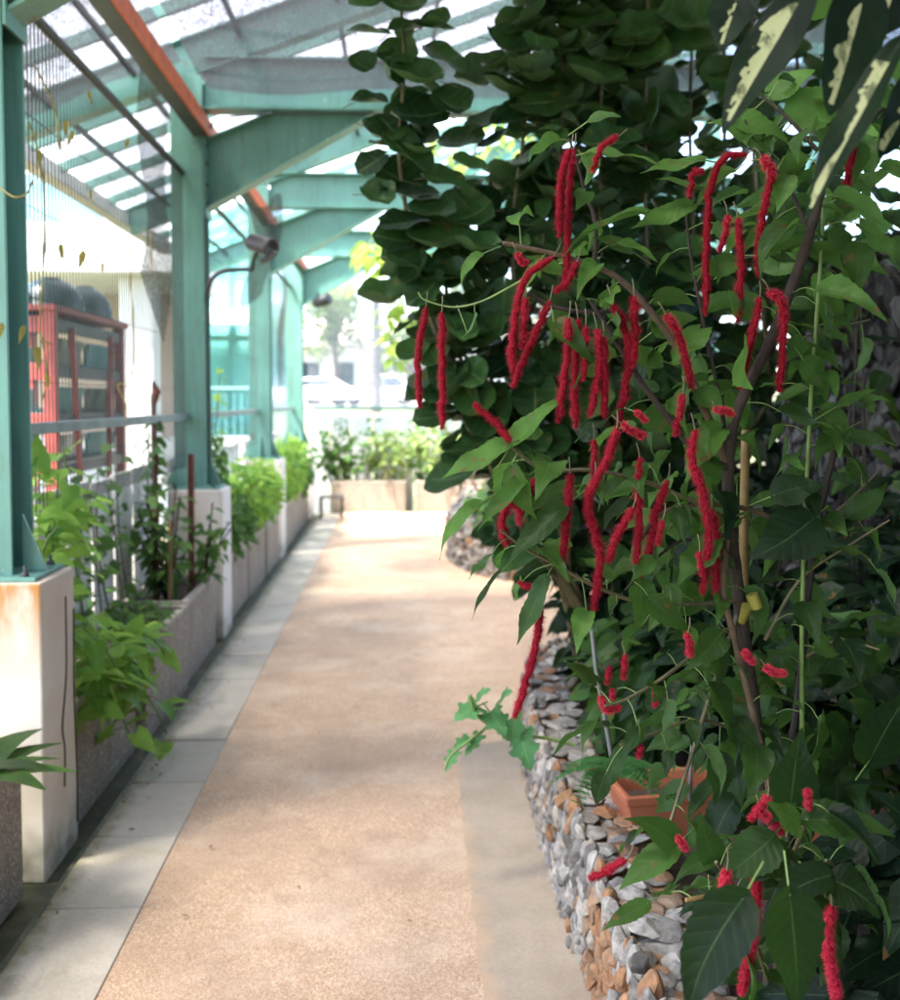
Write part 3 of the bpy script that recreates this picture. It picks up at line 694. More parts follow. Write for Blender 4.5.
m=MB(); m.tube(smooth([A(-1.277,6.80,3.32),A(-1.272,6.79,2.4),A(-1.276,6.79,1.6),A(-1.27,6.80,1.12)],6),.006,6); m.tube(smooth([A(-1.277,6.80,3.32),A(-1.1,6.78,3.42),A(-.4,6.79,3.455),A(.5,6.79,3.46)],6),.006,6)
tag(m.build('cable',M['dark_metal'],None,(-1.277,6.8,3.3)),'thin dark cable running down the right side of the second teal post','cable')
# stakes, canes
m=MB(); q=P(206,560,5.9); m.bar((-1.27,6.18,.36),(-1.265,6.19,1.22),.03,.03,(0,1,0)); m.bar((-1.285,6.18,.36),(-1.28,6.19,1.22),.006,.05,(0,1,0))
tag(m.build('stake',M['rust'],None,(-1.27,6.18,.36)),'rusty iron stake standing in the planter beside the second pedestal','stake')
m=MB(); m.tube(smooth([(-1.30,5.72,.36),(-1.295,5.73,.6),(-1.30,5.76,.86)],4),.012,7)
tag(m.build('cane',M['cane'],None,(-1.30,5.72,.36)),'short yellow bamboo cane stuck in the dark shrub planter','cane')
# wire stool
st=thing('wire_stool','small black wire stool on the cement strip by the far corner','stool',(-.86,13.05,0))
x0,x1,y0,y1=-1.0,-.73,12.85,13.15
for x in (x0,x1):
    for y in (y0,y1):
        m=MB(); m.tube([(x,y,0.005),(x,y,.29)],.012,6); m.build('leg',M['dark_metal'],st)
m=MB()
for a,b in (((x0,y0),(x1,y0)),((x1,y0),(x1,y1)),((x1,y1),(x0,y1)),((x0,y1),(x0,y0))):
    for z in (.295,.07): m.tube([(*a,z),(*b,z)],.011,6)
for t in np.linspace(.12,.88,7): m.tube([(x0+(x1-x0)*t,y0,.297),(x0+(x1-x0)*t,y1,.297)],.005,5)
m.build('seat_frame',M['dark_metal'],st)
# plant label in far planter
pl=thing('plant_label','small white plant label on a thin stake in the far planter','plant label',tuple(P(369,480,14.0)))
m=MB(); a=P(369,480,14.0); b=P(369,452,14.0); m.tube([a,b],.008,5); m.build('stake',M['rod'],pl)
m=MB(); c=P(369,454,13.97); m.box(c[0]-.06,c[0]+.06,c[1]-.006,c[1]+.006,c[2]-.04,c[2]+.05); m.build('plate',M['sign'],pl,bevel=.003)
# far end fence: rail and white boards
fe=thing('end_fence','low white board fence with a thin green rail across the far end','fence',(1,14.3,-.09))
m=MB(); m.box(-1.2,4.2,14.28,14.33,1.41,1.46); m.build('rail',M['teal'],fe)
m=MB()
for x in np.arange(-1.25,4.2,.30): m.box(x,x+.265,14.36,14.39,-.09,1.34)
m.build('board',M['white'],fe,bevel=.004)
m=MB()
for x in (.62,1.9,3.1,4.1): m.box(x,x+.05,14.335,14.359,-.09,1.409)
m.build('fence_post',M['teal'],fe)

#=================================================================== FAR BACKGROUND
def car(x,y,rot,mat,label,suv=False):
    L,W,Hh=4.3,1.75,(1.65 if suv else 1.42)
    r=thing('parked_car',label,'car',(x,y,1.235),'cars in the lot beyond the far end')
    prof=[(-2.15,.35),(-2.12,.75),(-1.9,.88),(-1.05,.95),(-.45,Hh),(1.0,Hh),(1.75,.98),(2.1,.92),(2.15,.35)]
    m=MB(); n=len(prof)
    v=[]
    for sgn in (-1,1):
        for a,z in prof:
            k=.78 if z>1.2 else 1.0
            v.append((a,sgn*W/2*k,z))
    m.add(v,[tuple(range(n)),tuple(range(n,2*n))[::-1]]+[(i,n+i,n+(i+1)%n,(i+1)%n) for i in range(n)])
    def bld(mm,nm,mt,bv=0):
        o=mm.build(nm,mt,None); o.parent=r; return o
    b=bld(m,'body',mat); bv=b.modifiers.new('b','BEVEL'); bv.width=.07; bv.segments=3
    for sgn in (-1,1):
        m=MB(); q=[(-.9,1.0),(-.45,Hh-.09),(.9,Hh-.09),(1.45,1.0)]; e=.012
        yy=[sgn*(W/2*(1-.22*(z-.95)/(Hh-.95))+e) for _,z in q]
        m.add([(a,b_,z) for (a,z),b_ in zip(q,yy)],[(0,1,2,3)]); bld(m,'side_window',M['carglass'])
        for a in (-1.35,1.35):
            m=MB(); m.lathe([(.001,.02),(.2,.02),(.22,.0),(.31,.0),(.32,.03),(.32,.18),(.001,.18)],(a,sgn*W/2 - (0.16 if sgn>0 else -.16) ,.32),18,0,(0,1,0)); bld(m,'wheel',M['tyre'])
    m=MB(); m.add([(-1.06,-.7,1.0),(-1.06,.7,1.0),(-.52,.62,Hh-.07),(-.52,-.62,Hh-.07)],[(0,1,2,3)]); bld(m,'windscreen',M['carglass'])
    r.rotation_euler=(0,0,rot)
car(-4.3,51,.15,M['car_white'],'white car parked in the lot, leftmost behind the end screen')
car(-1.0,54,.1,M['car_silver'],'silver car parked in the lot in the middle of the end opening',True)
car(3.6,56,-.2,M['car_white'],'white car parked in the lot near the hanging bright vine')
car(-6.3,60,.3,M['car_blue'],'dark blue car parked in the lot behind the farthest post')
car(7.5,60,.1,M['car_white'],'white van-like car parked in the lot, rightmost',True)
# low building with pink roof, far off
hb=thing('pavilion','long low pavilion with a pinkish roof beyond the parked cars','building',(-2,78,1.4))
m=MB(); m.box(-16,12,76,84,1.2,5.6); m.build('wall',M['white'],hb)
m=MB(); m.prism([(-5,0),(5,0),(0,2.4)],(-17,80,5.6),(13,80,5.6)); m.build('roof',M['pinkish'],hb)
for x in np.arange(-15,11,2.6):
    m=MB(); m.box(x,x+1.3,75.9,75.99,2.2,4.4); m.build('window',M['carglass'],hb)
def tree(x,y,z,h,w,label,mat,n=1500,kind='tree'):
    t=thing('tree',label,'tree',(x,y,z),'trees beyond the car park')
    m=MB(); top=A(x+rng.normal(0,.4),y,z+h*.62)
    m.tube(smooth([(x,y,z),(x+.2,y,z+h*.3),top],5),np.linspace(.26,.1,11),8)
    L=MB()
    for k in range(11):
        a=rng.uniform(0,6.28); e=A(x+math.cos(a)*w*rng.uniform(.3,.8),y+math.sin(a)*w*rng.uniform(.3,.8),z+h*rng.uniform(.45,.95))
        st=A(x+.1,y,z+h*rng.uniform(.3,.58)); m.tube(smooth([st,(st+e)/2+A(0,0,.3),e],3),np.linspace(.1,.03,7),5)
        blob(L,e,(w*.42,w*.42,h*.16),n//11,(.3,.6),T_far,.2,.4,.3,.7)
    m.build('trunk',M['bark_tan'],t); L.build('crown',mat,t)
for a in ((-10,68,7.5,3.2,'broad tree behind the farthest teal post'),(-4.6,72,9,3.6,'tall green tree seen through the end screen, left part'),(.6,70,6.5,2.8,'lower bushy tree in the middle behind the cars'),(5.2,74,9.5,3.8,'tall tree behind the bright hanging vine'),(11,70,8.5,3.5,'tree behind the round-leaved shrub'),(18,75,10,4,'far tree at the right, mostly hidden'),(-17,80,11,4.5,'far tree behind the teal glass building')):
    tree(a[0],a[1],1.3,a[2],a[3],a[4],LF['tree'])
m=MB(); a=P(376,400,40); m.tube([(a[0],40,.9),(a[0]+.02,40,6.2)],[.22,.15],8)
t=thing('palm_tree','slim grey palm trunk with drooping fronds near the middle of the end opening','tree',(a[0],40,.9)); m.build('trunk',M['lamp_metal'],t)
m=MB()
for k in range(14):
    q=k*2.4; d=A(math.cos(q),math.sin(q),.3); m.inst(T_strap[0],A(a[0]+.02,40,6.15),d,(0,0,1),(1.2,2.1,2.1) if False else np.array([[2.2,2.1,2.1]]),rng.uniform())
m.build('crown',LF['tree'],t)

#=================================================================== STONE BEDS
def ico(sub):
    bm=bmesh.new(); bmesh.ops.create_icosphere(bm,subdivisions=sub,radius=1); V=np.array([v.co for v in bm.verts]); F=np.array([[v.index for v in f.verts] for f in bm.faces]); bm.free(); return V,F
I2,I3=ico(2),ico(3)
def rocks(base,n):
    V,F=base; out=[]
    for _ in range(n):
        p=V.copy()
        for k in range(11):
            nn=nrm(rng.normal(size=3)); d=rng.uniform(.45,.85); t=np.maximum(p@nn-d,0); p=p-t[:,None]*nn
        p*=1+rng.normal(0,.02,(len(p),1)); out.append((p,F,np.zeros((len(p),2))))
    return out
RK=rocks(I3,18); RK2=rocks(I2,14)
def put(mb,lib,p,d,up,s,r):
    V,F,uv=lib[rng.integers(len(lib))]; Y=nrm(d); Z=nrm(up-Y*np.dot(up,Y)); X=np.cross(Y,Z)
    W=p+ (V[:,0:1]*s[0])*X+(V[:,1:2]*s[1])*Y+(V[:,2:3]*s[2])*Z
    at=np.zeros((len(V),3)); at[:,2]=r; mb.addq(W,F,at,False)
def wallpath(pts,k=8):
    p=smooth([A(a,b,0) for a,b in pts],k); seg=np.linalg.norm(np.diff(p,axis=0),axis=1); cs=np.concatenate([[0],np.cumsum(seg)]); return p,cs
def at_s(p,cs,s):
    i=min(max(np.searchsorted(cs,s,'right')-1,0),len(p)-2); f=(s-cs[i])/max(cs[i+1]-cs[i],1e-6); t=nrm(p[i+1]-p[i]); return p[i]*(1-f)+p[i+1]*f,t
def stone_wall(name,label,pts,h,lib,sw,sh,mat,core,thick=.2,top=True,side=1,s0=0,s1=None,rset=(0,1),ochre=None,dep=.03,capsz=1.0):
    p,cs=wallpath(pts); s1=s1 or cs[-1]
    m=MB(); z=-.02
    row=0
    while z<h:
        hh=rng.uniform(*sh); s=s0+rng.uniform(0,sw[0])
        while s<s1:
            w=rng.uniform(*sw); q,t=at_s(p,cs,s+w/2); nn=A(t[1],-t[0],0)*-side
            zz=z+hh/2+rng.normal(0,hh*.12)
            if zz<h+.02:
                r=rng.uniform(*rset)
                if ochre and rng.uniform()<ochre(q,zz): r=rng.uniform(.84,1)
                elif ochre and r>.8: r=rng.uniform(0,.7)
                put(m,lib,q+A(0,0,zz)-nn*(dep*.35)+nn*rng.normal(0,dep*.25),t+A(0,0,rng.normal(0,.35)),A(0,0,1)+rng.normal(0,.15,3),(dep*rng.uniform(.7,1.1),w*.62,hh*.64),r)
            s+=w*.86
        z+=hh*.80; row+=1
    if top:
        s=s0
        while s<s1:
            w=rng.uniform(.05,.095)*capsz
            for k in range(max(2,int(round(thick/(.062*capsz))))):
                q,t=at_s(p,cs,s+rng.uniform(0,w)); nn=A(t[1],-t[0],0)*-side
                r=rng.uniform(.15,.72)
                if ochre and rng.uniform()<ochre(q,h): r=rng.uniform(.8,1)
                put(m,lib,q-nn*(.02+(k+.5+rng.normal(0,.15))*thick/max(2,int(round(thick/(.062*capsz)))))+A(0,0,h+rng.normal(0,.008)),t+rng.normal(0,.6,3)*A(1,1,.2),A(0,0,1)+rng.normal(0,.10,3),(w*.62,w*.75,.014),r)
            s+=w*.8
    r=thing(name,label,'wall',tuple(p[len(p)//2]))
    m.build('stonework',mat,r)
    c=MB(); n=len(p); N_=[A(t[1],-t[0],0)*-side for t in nrm(np.gradient(p,axis=0))]
    ring=[]
    for q,nn in zip(p,N_):
        a=q-nn*dep*.7; b=q-nn*thick*1.02; ring.append([A(a[0],a[1],-.09),A(a[0],a[1],h-.012),A(b[0],b[1],h-.012),A(b[0],b[1],-.09)])
    V=np.array(ring).reshape(-1,3); F=[(i*4+j,i*4+j+1,(i+1)*4+j+1,(i+1)*4+j) for i in range(n-1) for j in range(3)]
    c.addq(V,np.array(F)); c.add(ring[0],[(0,1,2,3)]); c.add(ring[-1],[(3,2,1,0)])
    c.build('core',core,r)
    return r
och=lambda q,z: .8 if (q[1]<2.56 and z<.31) else (.20 if z>=.3 else .08)
stone_wall('stone_wall','low dry stone wall of grey stones edging the near planting bed',[(.50,1.2),(.50,2.4),(.50,3.4),(.515,3.9),(.58,4.45),(.80,4.95),(1.2,5.2),(1.8,5.3)],.33,RK,(.022,.046),(.045,.090),M['stone'],M['mortar'],.17,True,1,0,None,(0,.8),och,.026,.85)
stone_wall('stone_wall','curved low stone wall of the farther planting bed',[(2.1,8.0),(1.45,8.12),(1.05,8.40),(.72,8.75),(.54,9.3),(.50,9.9),(.55,10.7),(.72,11.7),(.9,13.5)][::-1],.36,RK2,(.05,.10),(.05,.09),M['stone'],M['mortar'],.22,True,-1,0,None,(0,.8),lambda q,z:.1)
stone_wall('slate_wall','tall dark stacked slate wall behind the plants on the right',[(1.75,-8),(1.75,-1.5),(1.80,1.0),(1.92,3.4),(2.12,4.8),(2.32,5.8),(3.0,6.3),(4.0,6.5)],2.18,RK,(.045,.10),(.08,.19),M['slate'],M['slate_core'],.3,True,1,9.9,None,(0,1),None,.06,2.0)
# soil
sheet('bed_soil',[(.62,1.0),(.62,3.9),(.72,4.45),(.95,4.85),(1.9,5.1),(2.1,4.8),(1.9,3.4),(1.8,1.0)],.27,M['soil'],.3)
sheet('bed_soil',[(4.0,8.2),(1.5,8.3),(1.15,8.6),(.85,8.9),(.72,9.5),(.70,9.9),(.76,10.7),(.95,11.7),(1.1,13.4),(4.0,13.4)],.30,M['soil'],.3)

def trough(x,y,w,d,rot,label):
    r=thing('terracotta_trough',label,'planter',(x,y,.27)); t=.008; h=.15
    m=MB(); prof=[(w/2-.03,0,d/2-.025),(w/2,h-.02,d/2)]
    def ring(a,b,z): return [(-a,-b,z),(a,-b,z),(a,b,z),(-a,b,z)]
    V=ring(w/2-.03,d/2-.025,0)+ring(w/2-.008,d/2-.008,h-.03)+ring(w/2,d/2,h-.028)+ring(w/2+.004,d/2+.004,h)+ring(w/2-.014,d/2-.014,h)+ring(w/2-.04,d/2-.035,.02)
    F=[tuple(range(4))[::-1]]+[(k*4+i,k*4+(i+1)%4,k*4+4+(i+1)%4,k*4+4+i) for k in range(5) for i in range(4)]+[(20,21,22,23)]
    m.add(V,F); o=m.build('tub',M['terracotta']); o.parent=r
    b=o.modifiers.new('b','BEVEL'); b.width=.006; b.segments=2; b.limit_method='ANGLE'
    m=MB(); a,b=w/2-.03,d/2-.028; m.add(ring(a,b,h-.05),[(0,1,2,3)]); o=m.build('soil',M['soil']); o.parent=r
    r.rotation_euler=(0,0,rot)
trough(.805,2.88,.34,.20,.12,'orange terracotta plastic trough on the soil behind the near stone wall')
trough(1.27,2.75,.36,.20,-.35,'orange terracotta trough at the right, mostly hidden by leaves')

#=================================================================== PLANTS: LEFT PLANTERS
def plant(name,label,cat,loc,leafmat,LM,SM=None,stemmat=None,group=None):
    t=thing(name,label,cat,loc,group)
    LM.build('foliage',leafmat,t)
    if SM is not None and SM.n: SM.build('stem',stemmat or M['greenstem'],t)
    return t
# rosette at bottom left
L=MB()
for k in range(16):
    a=k*2.4; c=A(-1.24,2.93,.42); L.inst(T_strap[0],c+A(0,0,.02*k/8),A(math.cos(a),math.sin(a),.75),(0,0,1),np.array([[.80,.24,.24]])*rng.uniform(.8,1.25),rng.uniform())
plant('rosette_plant','dark strap-leaved rosette in the planter at the bottom left corner','plant',(-1.30,2.78,.37),LF['chen'],L)
# pothos
L=MB();S=MB()
vines=[[(-1.3,3.95,.38),(-1.22,3.92,.50),(-1.13,3.95,.40),(-1.08,4.0,.22)],[(-1.3,4.1,.38),(-1.2,4.05,.55),(-1.1,4.1,.45),(-1.02,4.2,.25),(-1.0,4.3,.12)],[(-1.35,3.85,.38),(-1.22,3.75,.7),(-1.12,3.8,.62),(-1.06,3.9,.45)],[(-1.35,4.3,.38),(-1.22,4.35,.55),(-1.12,4.4,.48),(-1.08,4.45,.35)],
 [(-1.38,3.9,.38),(-1.36,3.95,.8),(-1.33,3.95,1.15),(-1.30,3.9,1.32)],[(-1.4,4.2,.38),(-1.42,4.2,.8),(-1.38,4.2,1.2),(-1.36,4.15,1.36)],[(-1.38,3.78,.4),(-1.34,3.75,.75),(-1.30,3.72,1.0),(-1.26,3.75,1.08)],[(-1.3,4.0,.4),(-1.2,4.0,.5),(-1.15,4.25,.52),(-1.1,4.5,.45)],[(-1.4,4.5,.4),(-1.42,4.5,.8),(-1.4,4.55,1.1)]]
for v in vines:
    p=smooth([A(*q) for q in v],6); S.tube(p,.004,6); grow(L,S,p,.042,(.03,.09),(.075,.13),T_poth,.35,.35,.5,.35,.1)
blob(L,(-1.20,4.05,.47),(.16,.42,.15),85,(.08,.135),T_poth)
blob(L,(-1.36,3.95,1.0),(.12,.25,.36),60,(.08,.14),T_poth,.2)
plant('pothos','bright yellow-green pothos climbing and spilling beside the first pedestal','plant',(-1.3,4.05,.37),LF['poth'],L,S)
L=MB();S=MB()
for k in range(26):
    c=A(-1.33+rng.uniform(-.12,.13),rng.uniform(4.75,5.5),.36); 
    p=smooth([c,c+A(rng.normal(0,.03),rng.normal(0,.03),rng.uniform(.06,.2))],3); S.tube(p,.003,5); grow(L,S,p,.03,(.01,.03),(.04,.075),T_small,.3,.2,.3,.3,.3,2)
plant('seedling_patch','low green seedlings in the planter right behind the pothos','plant',(-1.33,5.1,.36),LF['mid'],L,S)
L=MB();S=MB()
for v in ([(-1.46,5.15,.36),(-1.53,5.15,.8),(-1.54,5.2,1.2)],[(-1.46,4.65,.36),(-1.53,4.6,.8),(-1.50,4.6,1.25)],[(-1.46,5.5,.36),(-1.53,5.55,.8),(-1.54,5.55,1.3)],[(-1.46,6.3,.36),(-1.53,6.2,.8),(-1.50,6.1,1.35)],[(-1.46,5.0,.36),(-1.5,5.0,.8),(-1.54,5.05,1.15)],[(-1.46,5.35,.36),(-1.50,5.4,.7),(-1.52,5.3,1.1)],[(-1.47,4.8,.36),(-1.54,4.85,.7),(-1.56,4.85,.95)]):
    p=smooth([A(*q) for q in v],6); S.tube(p,.005,6); grow(L,S,p,.05,(.02,.07),(.06,.11),T_small+T_poth,.2,.4,.6,.4,.05)
plant('climbing_vine','dark green vine climbing the white pickets behind the seedlings','plant',(-1.47,5.0,.36),LF['mid'],L,S,M['redstem'])
# dark shrub
L=MB();S=MB()
for k in range(13):
    a=rng.uniform(0,6.28); e=A(-1.36+math.cos(a)*.16,5.95+math.sin(a)*.28,rng.uniform(.7,1.12)); p=smooth([A(-1.36,5.92+rng.normal(0,.05),.36),(A(-1.36,5.95,.4)+e)/2,e],5); S.tube(p,.006,6); grow(L,S,p,.045,(.02,.05),(.07,.115),T_chs,.2,.35,.5,.4,.2)
plant('dark_shrub','dark green leafy shrub in front of the second pedestal','plant',(-1.36,5.92,.36),LF['mid'],L,S,M['bark'])
L=MB();S=MB()
for k in range(7):
    a=rng.uniform(0,6.28); p=smooth([A(-1.2,6.25,.36),A(-1.17+.04*math.cos(a),6.3+.1*math.sin(a),.6),A(-1.12+.07*math.cos(a),6.3+.2*math.sin(a),rng.uniform(.7,.95))],5); S.tube(p,.005,6); grow(L,S,p,.05,(.02,.05),(.06,.10),T_chs,.2,.5,.5,.4,.25)
plant('dark_shrub','sprawling dark shrub leaning across the front of the second pedestal','plant',(-1.2,6.25,.36),LF['mid'],L,S,M['bark'])
# leafy pole
L=MB();S=MB(); S.tube(smooth([A(-1.43,5.95,.36),A(-1.425,5.94,1.0),A(-1.43,5.95,1.55)],5),np.linspace(.020,.016,11)*(1+.1*np.sin(np.arange(11)*2)),8); S.tube([A(-1.43,5.95,1.54),A(-1.41,5.94,1.60),A(-1.425,5.93,1.66)],[.024,.026,.006],7)
grow(L,S,smooth([A(-1.43,5.95,.5),A(-1.425,5.94,1.0),A(-1.43,5.95,1.46)],5),.026,(.01,.05),(.05,.095),T_chs,.1,.6,.5,.4,0,2)
plant('moss_pole_plant','brown pole wrapped in small dark leaves, its bare tip above the fence rail','plant',(-1.43,5.95,.36),LF['mid'],L,S,M['rust'])
# middle bay
def bush(name,label,c,r,n,size,mat,tpl,base,nst=9,shell=.3,cat='bush',group='bushes in the left planters'):
    L=MB();S=MB(); pos=blob(L,c,r,n,size,tpl,shell)
    b=A(*base)
    for k in range(nst):
        e=pos[rng.integers(len(pos))]; q=b+A(rng.normal(0,.05),rng.normal(0,.15),0); S.tube(smooth([q,(q+e)/2+A(0,0,.08),e],4),np.linspace(.008,.003,9),5)
    return plant(name,label,cat,base,mat,L,S,M['redstem'],group)
bush('bush','light yellow-green bush filling the planter beyond the second pedestal',(-1.24,8.6,.78),(.20,.85,.30),520,(.07,.12),LF['poth'],T_chs,(-1.34,8.6,.36))
bush('bush','dark green low bush at the front of the middle left bay',(-1.24,7.45,.62),(.16,.35,.24),230,(.06,.10),LF['mid'],T_chs,(-1.34,7.45,.36))
bush('bush','mid green climbing bush against the second post',(-1.42,7.5,1.05),(.12,.4,.36),170,(.06,.10),LF['mid'],T_poth,(-1.40,7.5,.36))
L=MB();S=MB(); p=smooth([A(-1.38,7.6,.36),A(-1.36,7.55,1.1),A(-1.33,7.5,1.6),A(-1.30,7.45,1.78)],6); S.tube(p,.004,5); grow(L,S,p,.06,(.02,.04),(.06,.10),T_poth,.3,.5,.5,.4,.5)
plant('climbing_vine','slender vine rising up the fence just beyond the second post','plant',(-1.38,7.6,.36),LF['poth'],L,S)
bush('bush','bright bush beneath the fence in the far left bay',(-1.26,11.3,.80),(.20,.75,.36),480,(.07,.13),LF['poth'],T_chs,(-1.34,11.3,.36))
bush('bush','dark green bush at the end of the left planter row',(-1.26,12.6,.72),(.20,.5,.34),330,(.07,.12),LF['mid'],T_chs,(-1.34,12.6,.36))
bush('bush','yellow-green bush just before the third pedestal',(-1.28,9.55,.72),(.16,.35,.28),200,(.06,.10),LF['croton'],T_chs,(-1.34,9.55,.36))
# far end planters
gname='bushes in the far end planters'
L=MB();S=MB()
for k in range(34):
    x=rng.uniform(-1.1,1.9); h_=rng.uniform(.9,1.42); p=smooth([A(x,14.0,.36),A(x+rng.normal(0,.05),14.05,.75),A(x+rng.normal(0,.1),14.1,h_)],5); S.tube(p,.005,5); grow(L,S,p,.055,(.02,.07),(.07,.14),T_chs+T_poth,.2,.5,.5,.5,.1)
plant('climbing_vine','loose green climbers growing up the white boards across the far end','plant',(.4,14.0,.36),LF['mid'],L,S)
for x,w,lb,mt,hh in ((-.75,.34,'green bush in the far end planter behind the stool','mid',.36),(-.12,.30,'pale green bush in the middle of the far end planter','croton',.38),(.55,.36,'tall loose yellowish bush in the second far end planter','croton',.42),(1.15,.34,'greener bush in the second far end planter beside the shrub','mid',.45),(1.9,.5,'dense green bush at the far end, right of the second planter','mid',.6)):
    bush('bush',lb,(x,13.98,.45+hh*.95),(w*1.15,.16,hh*1.0),260,(.07,.13),LF[mt],T_chs,(x,13.98,.36),10,.1,'bush',gname)
# red stems / bare twigs near far right
L=MB();S=MB()
for k in range(9):
    b=A(.78+rng.uniform(-.1,.3),12.9,.3); S.tube(smooth([b,b+A(rng.normal(0,.15),0,.35),b+A(rng.normal(0,.3),0,rng.uniform(.7,1.0))],4),.012,5)
S.tube([(.8,12.9,.3),(.82,12.9,.6)],.012,5)
tag(S.build('bare_shrub',M['bark_tan'],None,(.8,12.9,.3)),'bare tan twigs rising at the corner of the farther stone bed','shrub')
# bright hanging vine under the far roof
L=MB();S=MB()
for v in ([(385,215,11.5),(392,250,11.3),(388,300,11.2),(392,345,11.2),(396,375,11.2)],[(400,225,11.6),(408,270,11.4),(412,330,11.3)],[(372,238,11.5),(366,262,11.3),(372,290,11.2)],[(420,200,11.8),(425,260,11.6),(420,330,11.5)],[(395,235,11.5),(380,250,11.2),(362,255,11.1)],[(440,120,11.8),(450,160,11.8),(462,200,11.8)],[(500,110,11.6),(490,160,11.6)],[(430,130,11.9),(410,200,11.7)],[(520,120,11.9),(530,190,11.9)]):
    p=smooth(px(v),6); S.tube(p,.008,5); grow(L,S,p,.04,(.03,.12),(.13,.26),T_small+T_chs,.2,.5,.5,.5,0,1)
S.tube(smooth([P(385,215,11.5),P(420,198,11.6),P(500,110,11.7),P(620,90,11.9),A(3.0,12,3.4),A(3.3,12.2,.3)],5),.012,6)
plant('hanging_vine','bright yellow-green vine hanging in sunlight below the far roof beams','plant',(3.3,12.2,.3),LF['bright'],L,S)

# crumbs and dry leaves along the drain side of the paving
L=MB()
for k in range(170):
    x=-1.07+abs(rng.normal(0,.055)) if k<140 else rng.uniform(-.7,.45); L.inst(T_small[0],A(x,rng.uniform(2.0,13) if k<140 else rng.uniform(2.2,9),.008+rng.uniform(0,.006)),A(rng.normal(),rng.normal(),.05),A(rng.normal(0,.3),rng.normal(0,.3),1),rng.uniform(.010,.026),rng.uniform())
tag(L.build('leaf_litter',LF_dry:=m_leaf('litter leaf',(.12,.08,.04),(.36,.25,.12),(.2,.12,.05),.8,.1,4,None,None,.2)),'dry leaf crumbs scattered along the edge of the paving','litter',None,'stuff')
# dry vine twigs on the near fence and post
L=MB();S=MB()
for v in ([(0,188,3.35),(14,197,3.33),(26,194,3.36),(33,180,3.5)],[(28,120,3.7),(42,170,3.8),(44,250,3.8),(40,330,3.8),(52,345,3.85)],[(40,330,3.8),(47,375,3.8),(42,400,3.8)],[(128,250,4.6),(134,340,4.6),(130,380,4.6),(118,385,4.6),(126,405,4.6),(127,420,4.6)],[(35,65,3.8),(55,110,3.9),(60,150,3.9)],[(150,230,5.1),(152,270,5.1)]):
    S.tube(smooth(px(v),6),.0035,5)
for x,y,Y,s in [q for i,q in enumerate(((2,322,3.33,.05),(24,325,3.33,.055),(34,140,3.75,.06),(40,150,3.75,.055),(62,95,3.9,.05),(87,90,3.95,.05),(128,138,4.6,.05),(133,172,4.6,.07),(90,190,4.0,.05),(55,252,3.85,.05),(60,243,3.85,.06),(84,250,3.95,.07),(107,248,4.1,.05),(103,262,4.1,.04),(151,255,5.1,.08),(48,338,3.8,.06),(36,345,3.7,.08),(52,350,3.85,.07),(46,372,3.8,.06),(36,118,3.75,.06),(66,120,3.9,.05),(73,130,3.9,.05))) if i%5 not in (2,4)]:
    L.inst(T_small[0],P(x,y,Y),A(rng.normal(0,.25),rng.normal(0,.25),-1),A(rng.normal(0,.8),-.6,.2),np.array([[s*.75,s*1.2,s]]),rng.uniform())
plant('dry_vine','withered vine with hanging yellow leaves on the near wire fence','plant',tuple(P(44,330,3.8)),m_leaf('withered leaf',(.09,.12,.03),(.30,.22,.06),(.2,.17,.07),.7,.35,4,None,None,.2),L,S,M['dry'])
m=MB()
m.tube(smooth([A(-1.168,3.55,.86),A(-1.167,3.54,.6),A(-1.167,3.49,.42),A(-1.167,3.51,.33),A(-1.167,3.50,.2)],5),.0028,5); m.tube(smooth([A(-1.167,3.63,.8),A(-1.167,3.62,.5),A(-1.167,3.635,.2),A(-1.167,3.63,.02)],5),.0028,5)
tag(m.build('dead_tendril',M['bark'],None,(-1.167,3.55,0)),'thin dead brown tendrils clinging to the side of the nearest pedestal','plant')

#=================================================================== SAUCER-LEAF SHRUB (behind)
L=MB();S=MB()
shoots=[([(470,430,3.8),(425,300,3.74),(408,220,3.71),(399,150,3.68),(404,60,3.7),(396,-60,3.7)],.05,1,(.085,.12)),
 ([(495,480,3.9),(466,380,3.85),(445,280,3.8),(448,190,3.8)],.05,2,(.10,.16)),
 ([(525,540,4.0),(500,430,3.9),(483,300,3.9),(490,180,3.9)],.05,2,(.11,.16)),
 ([(545,540,4.0),(528,400,3.9),(512,250,3.85),(525,120,3.8),(535,-60,3.8)],.048,2,(.11,.165)),
 ([(570,580,4.1),(560,400,3.95),(560,200,3.9),(565,0,3.85),(568,-70,3.85)],.046,2,(.12,.17)),
 ([(615,560,4.2),(605,380,4.0),(600,180,3.95),(605,-60,3.9)],.046,2,(.12,.17)),
 ([(660,560,4.3),(650,350,4.1),(645,150,4.0),(650,-60,4.0)],.05,2,(.12,.17)),
 ([(710,560,4.4),(700,350,4.2),(690,120,4.1),(700,-60,4.1)],.055,2,(.12,.17)),
 ([(770,400,4.3),(755,180,4.2),(750,-60,4.1)],.05,2,(.11,.16)),([(800,260,4.4),(800,120,4.3),(790,-60,4.2)],.055,2,(.11,.16)),([(720,300,4.8),(725,100,4.7),(720,-60,4.6)],.05,2,(.12,.17)),([(850,200,4.6),(845,60,4.5),(850,-60,4.4)],.07,2,(.12,.17)),
 ([(540,520,4.5),(545,300,4.4),(540,60,4.3)],.05,2,(.12,.17)),([(640,500,4.6),(630,260,4.5),(640,0,4.4)],.05,2,(.12,.17)),
 ([(590,520,4.7),(585,260,4.6),(590,0,4.5)],.05,2,(.12,.17)),([(690,470,4.7),(690,240,4.6)],.05,2,(.12,.17)),
 ([(470,420,3.8),(440,330,3.75),(424,262,3.72)],.055,2,(.10,.15))]
root=A(.86,4.25,.27)
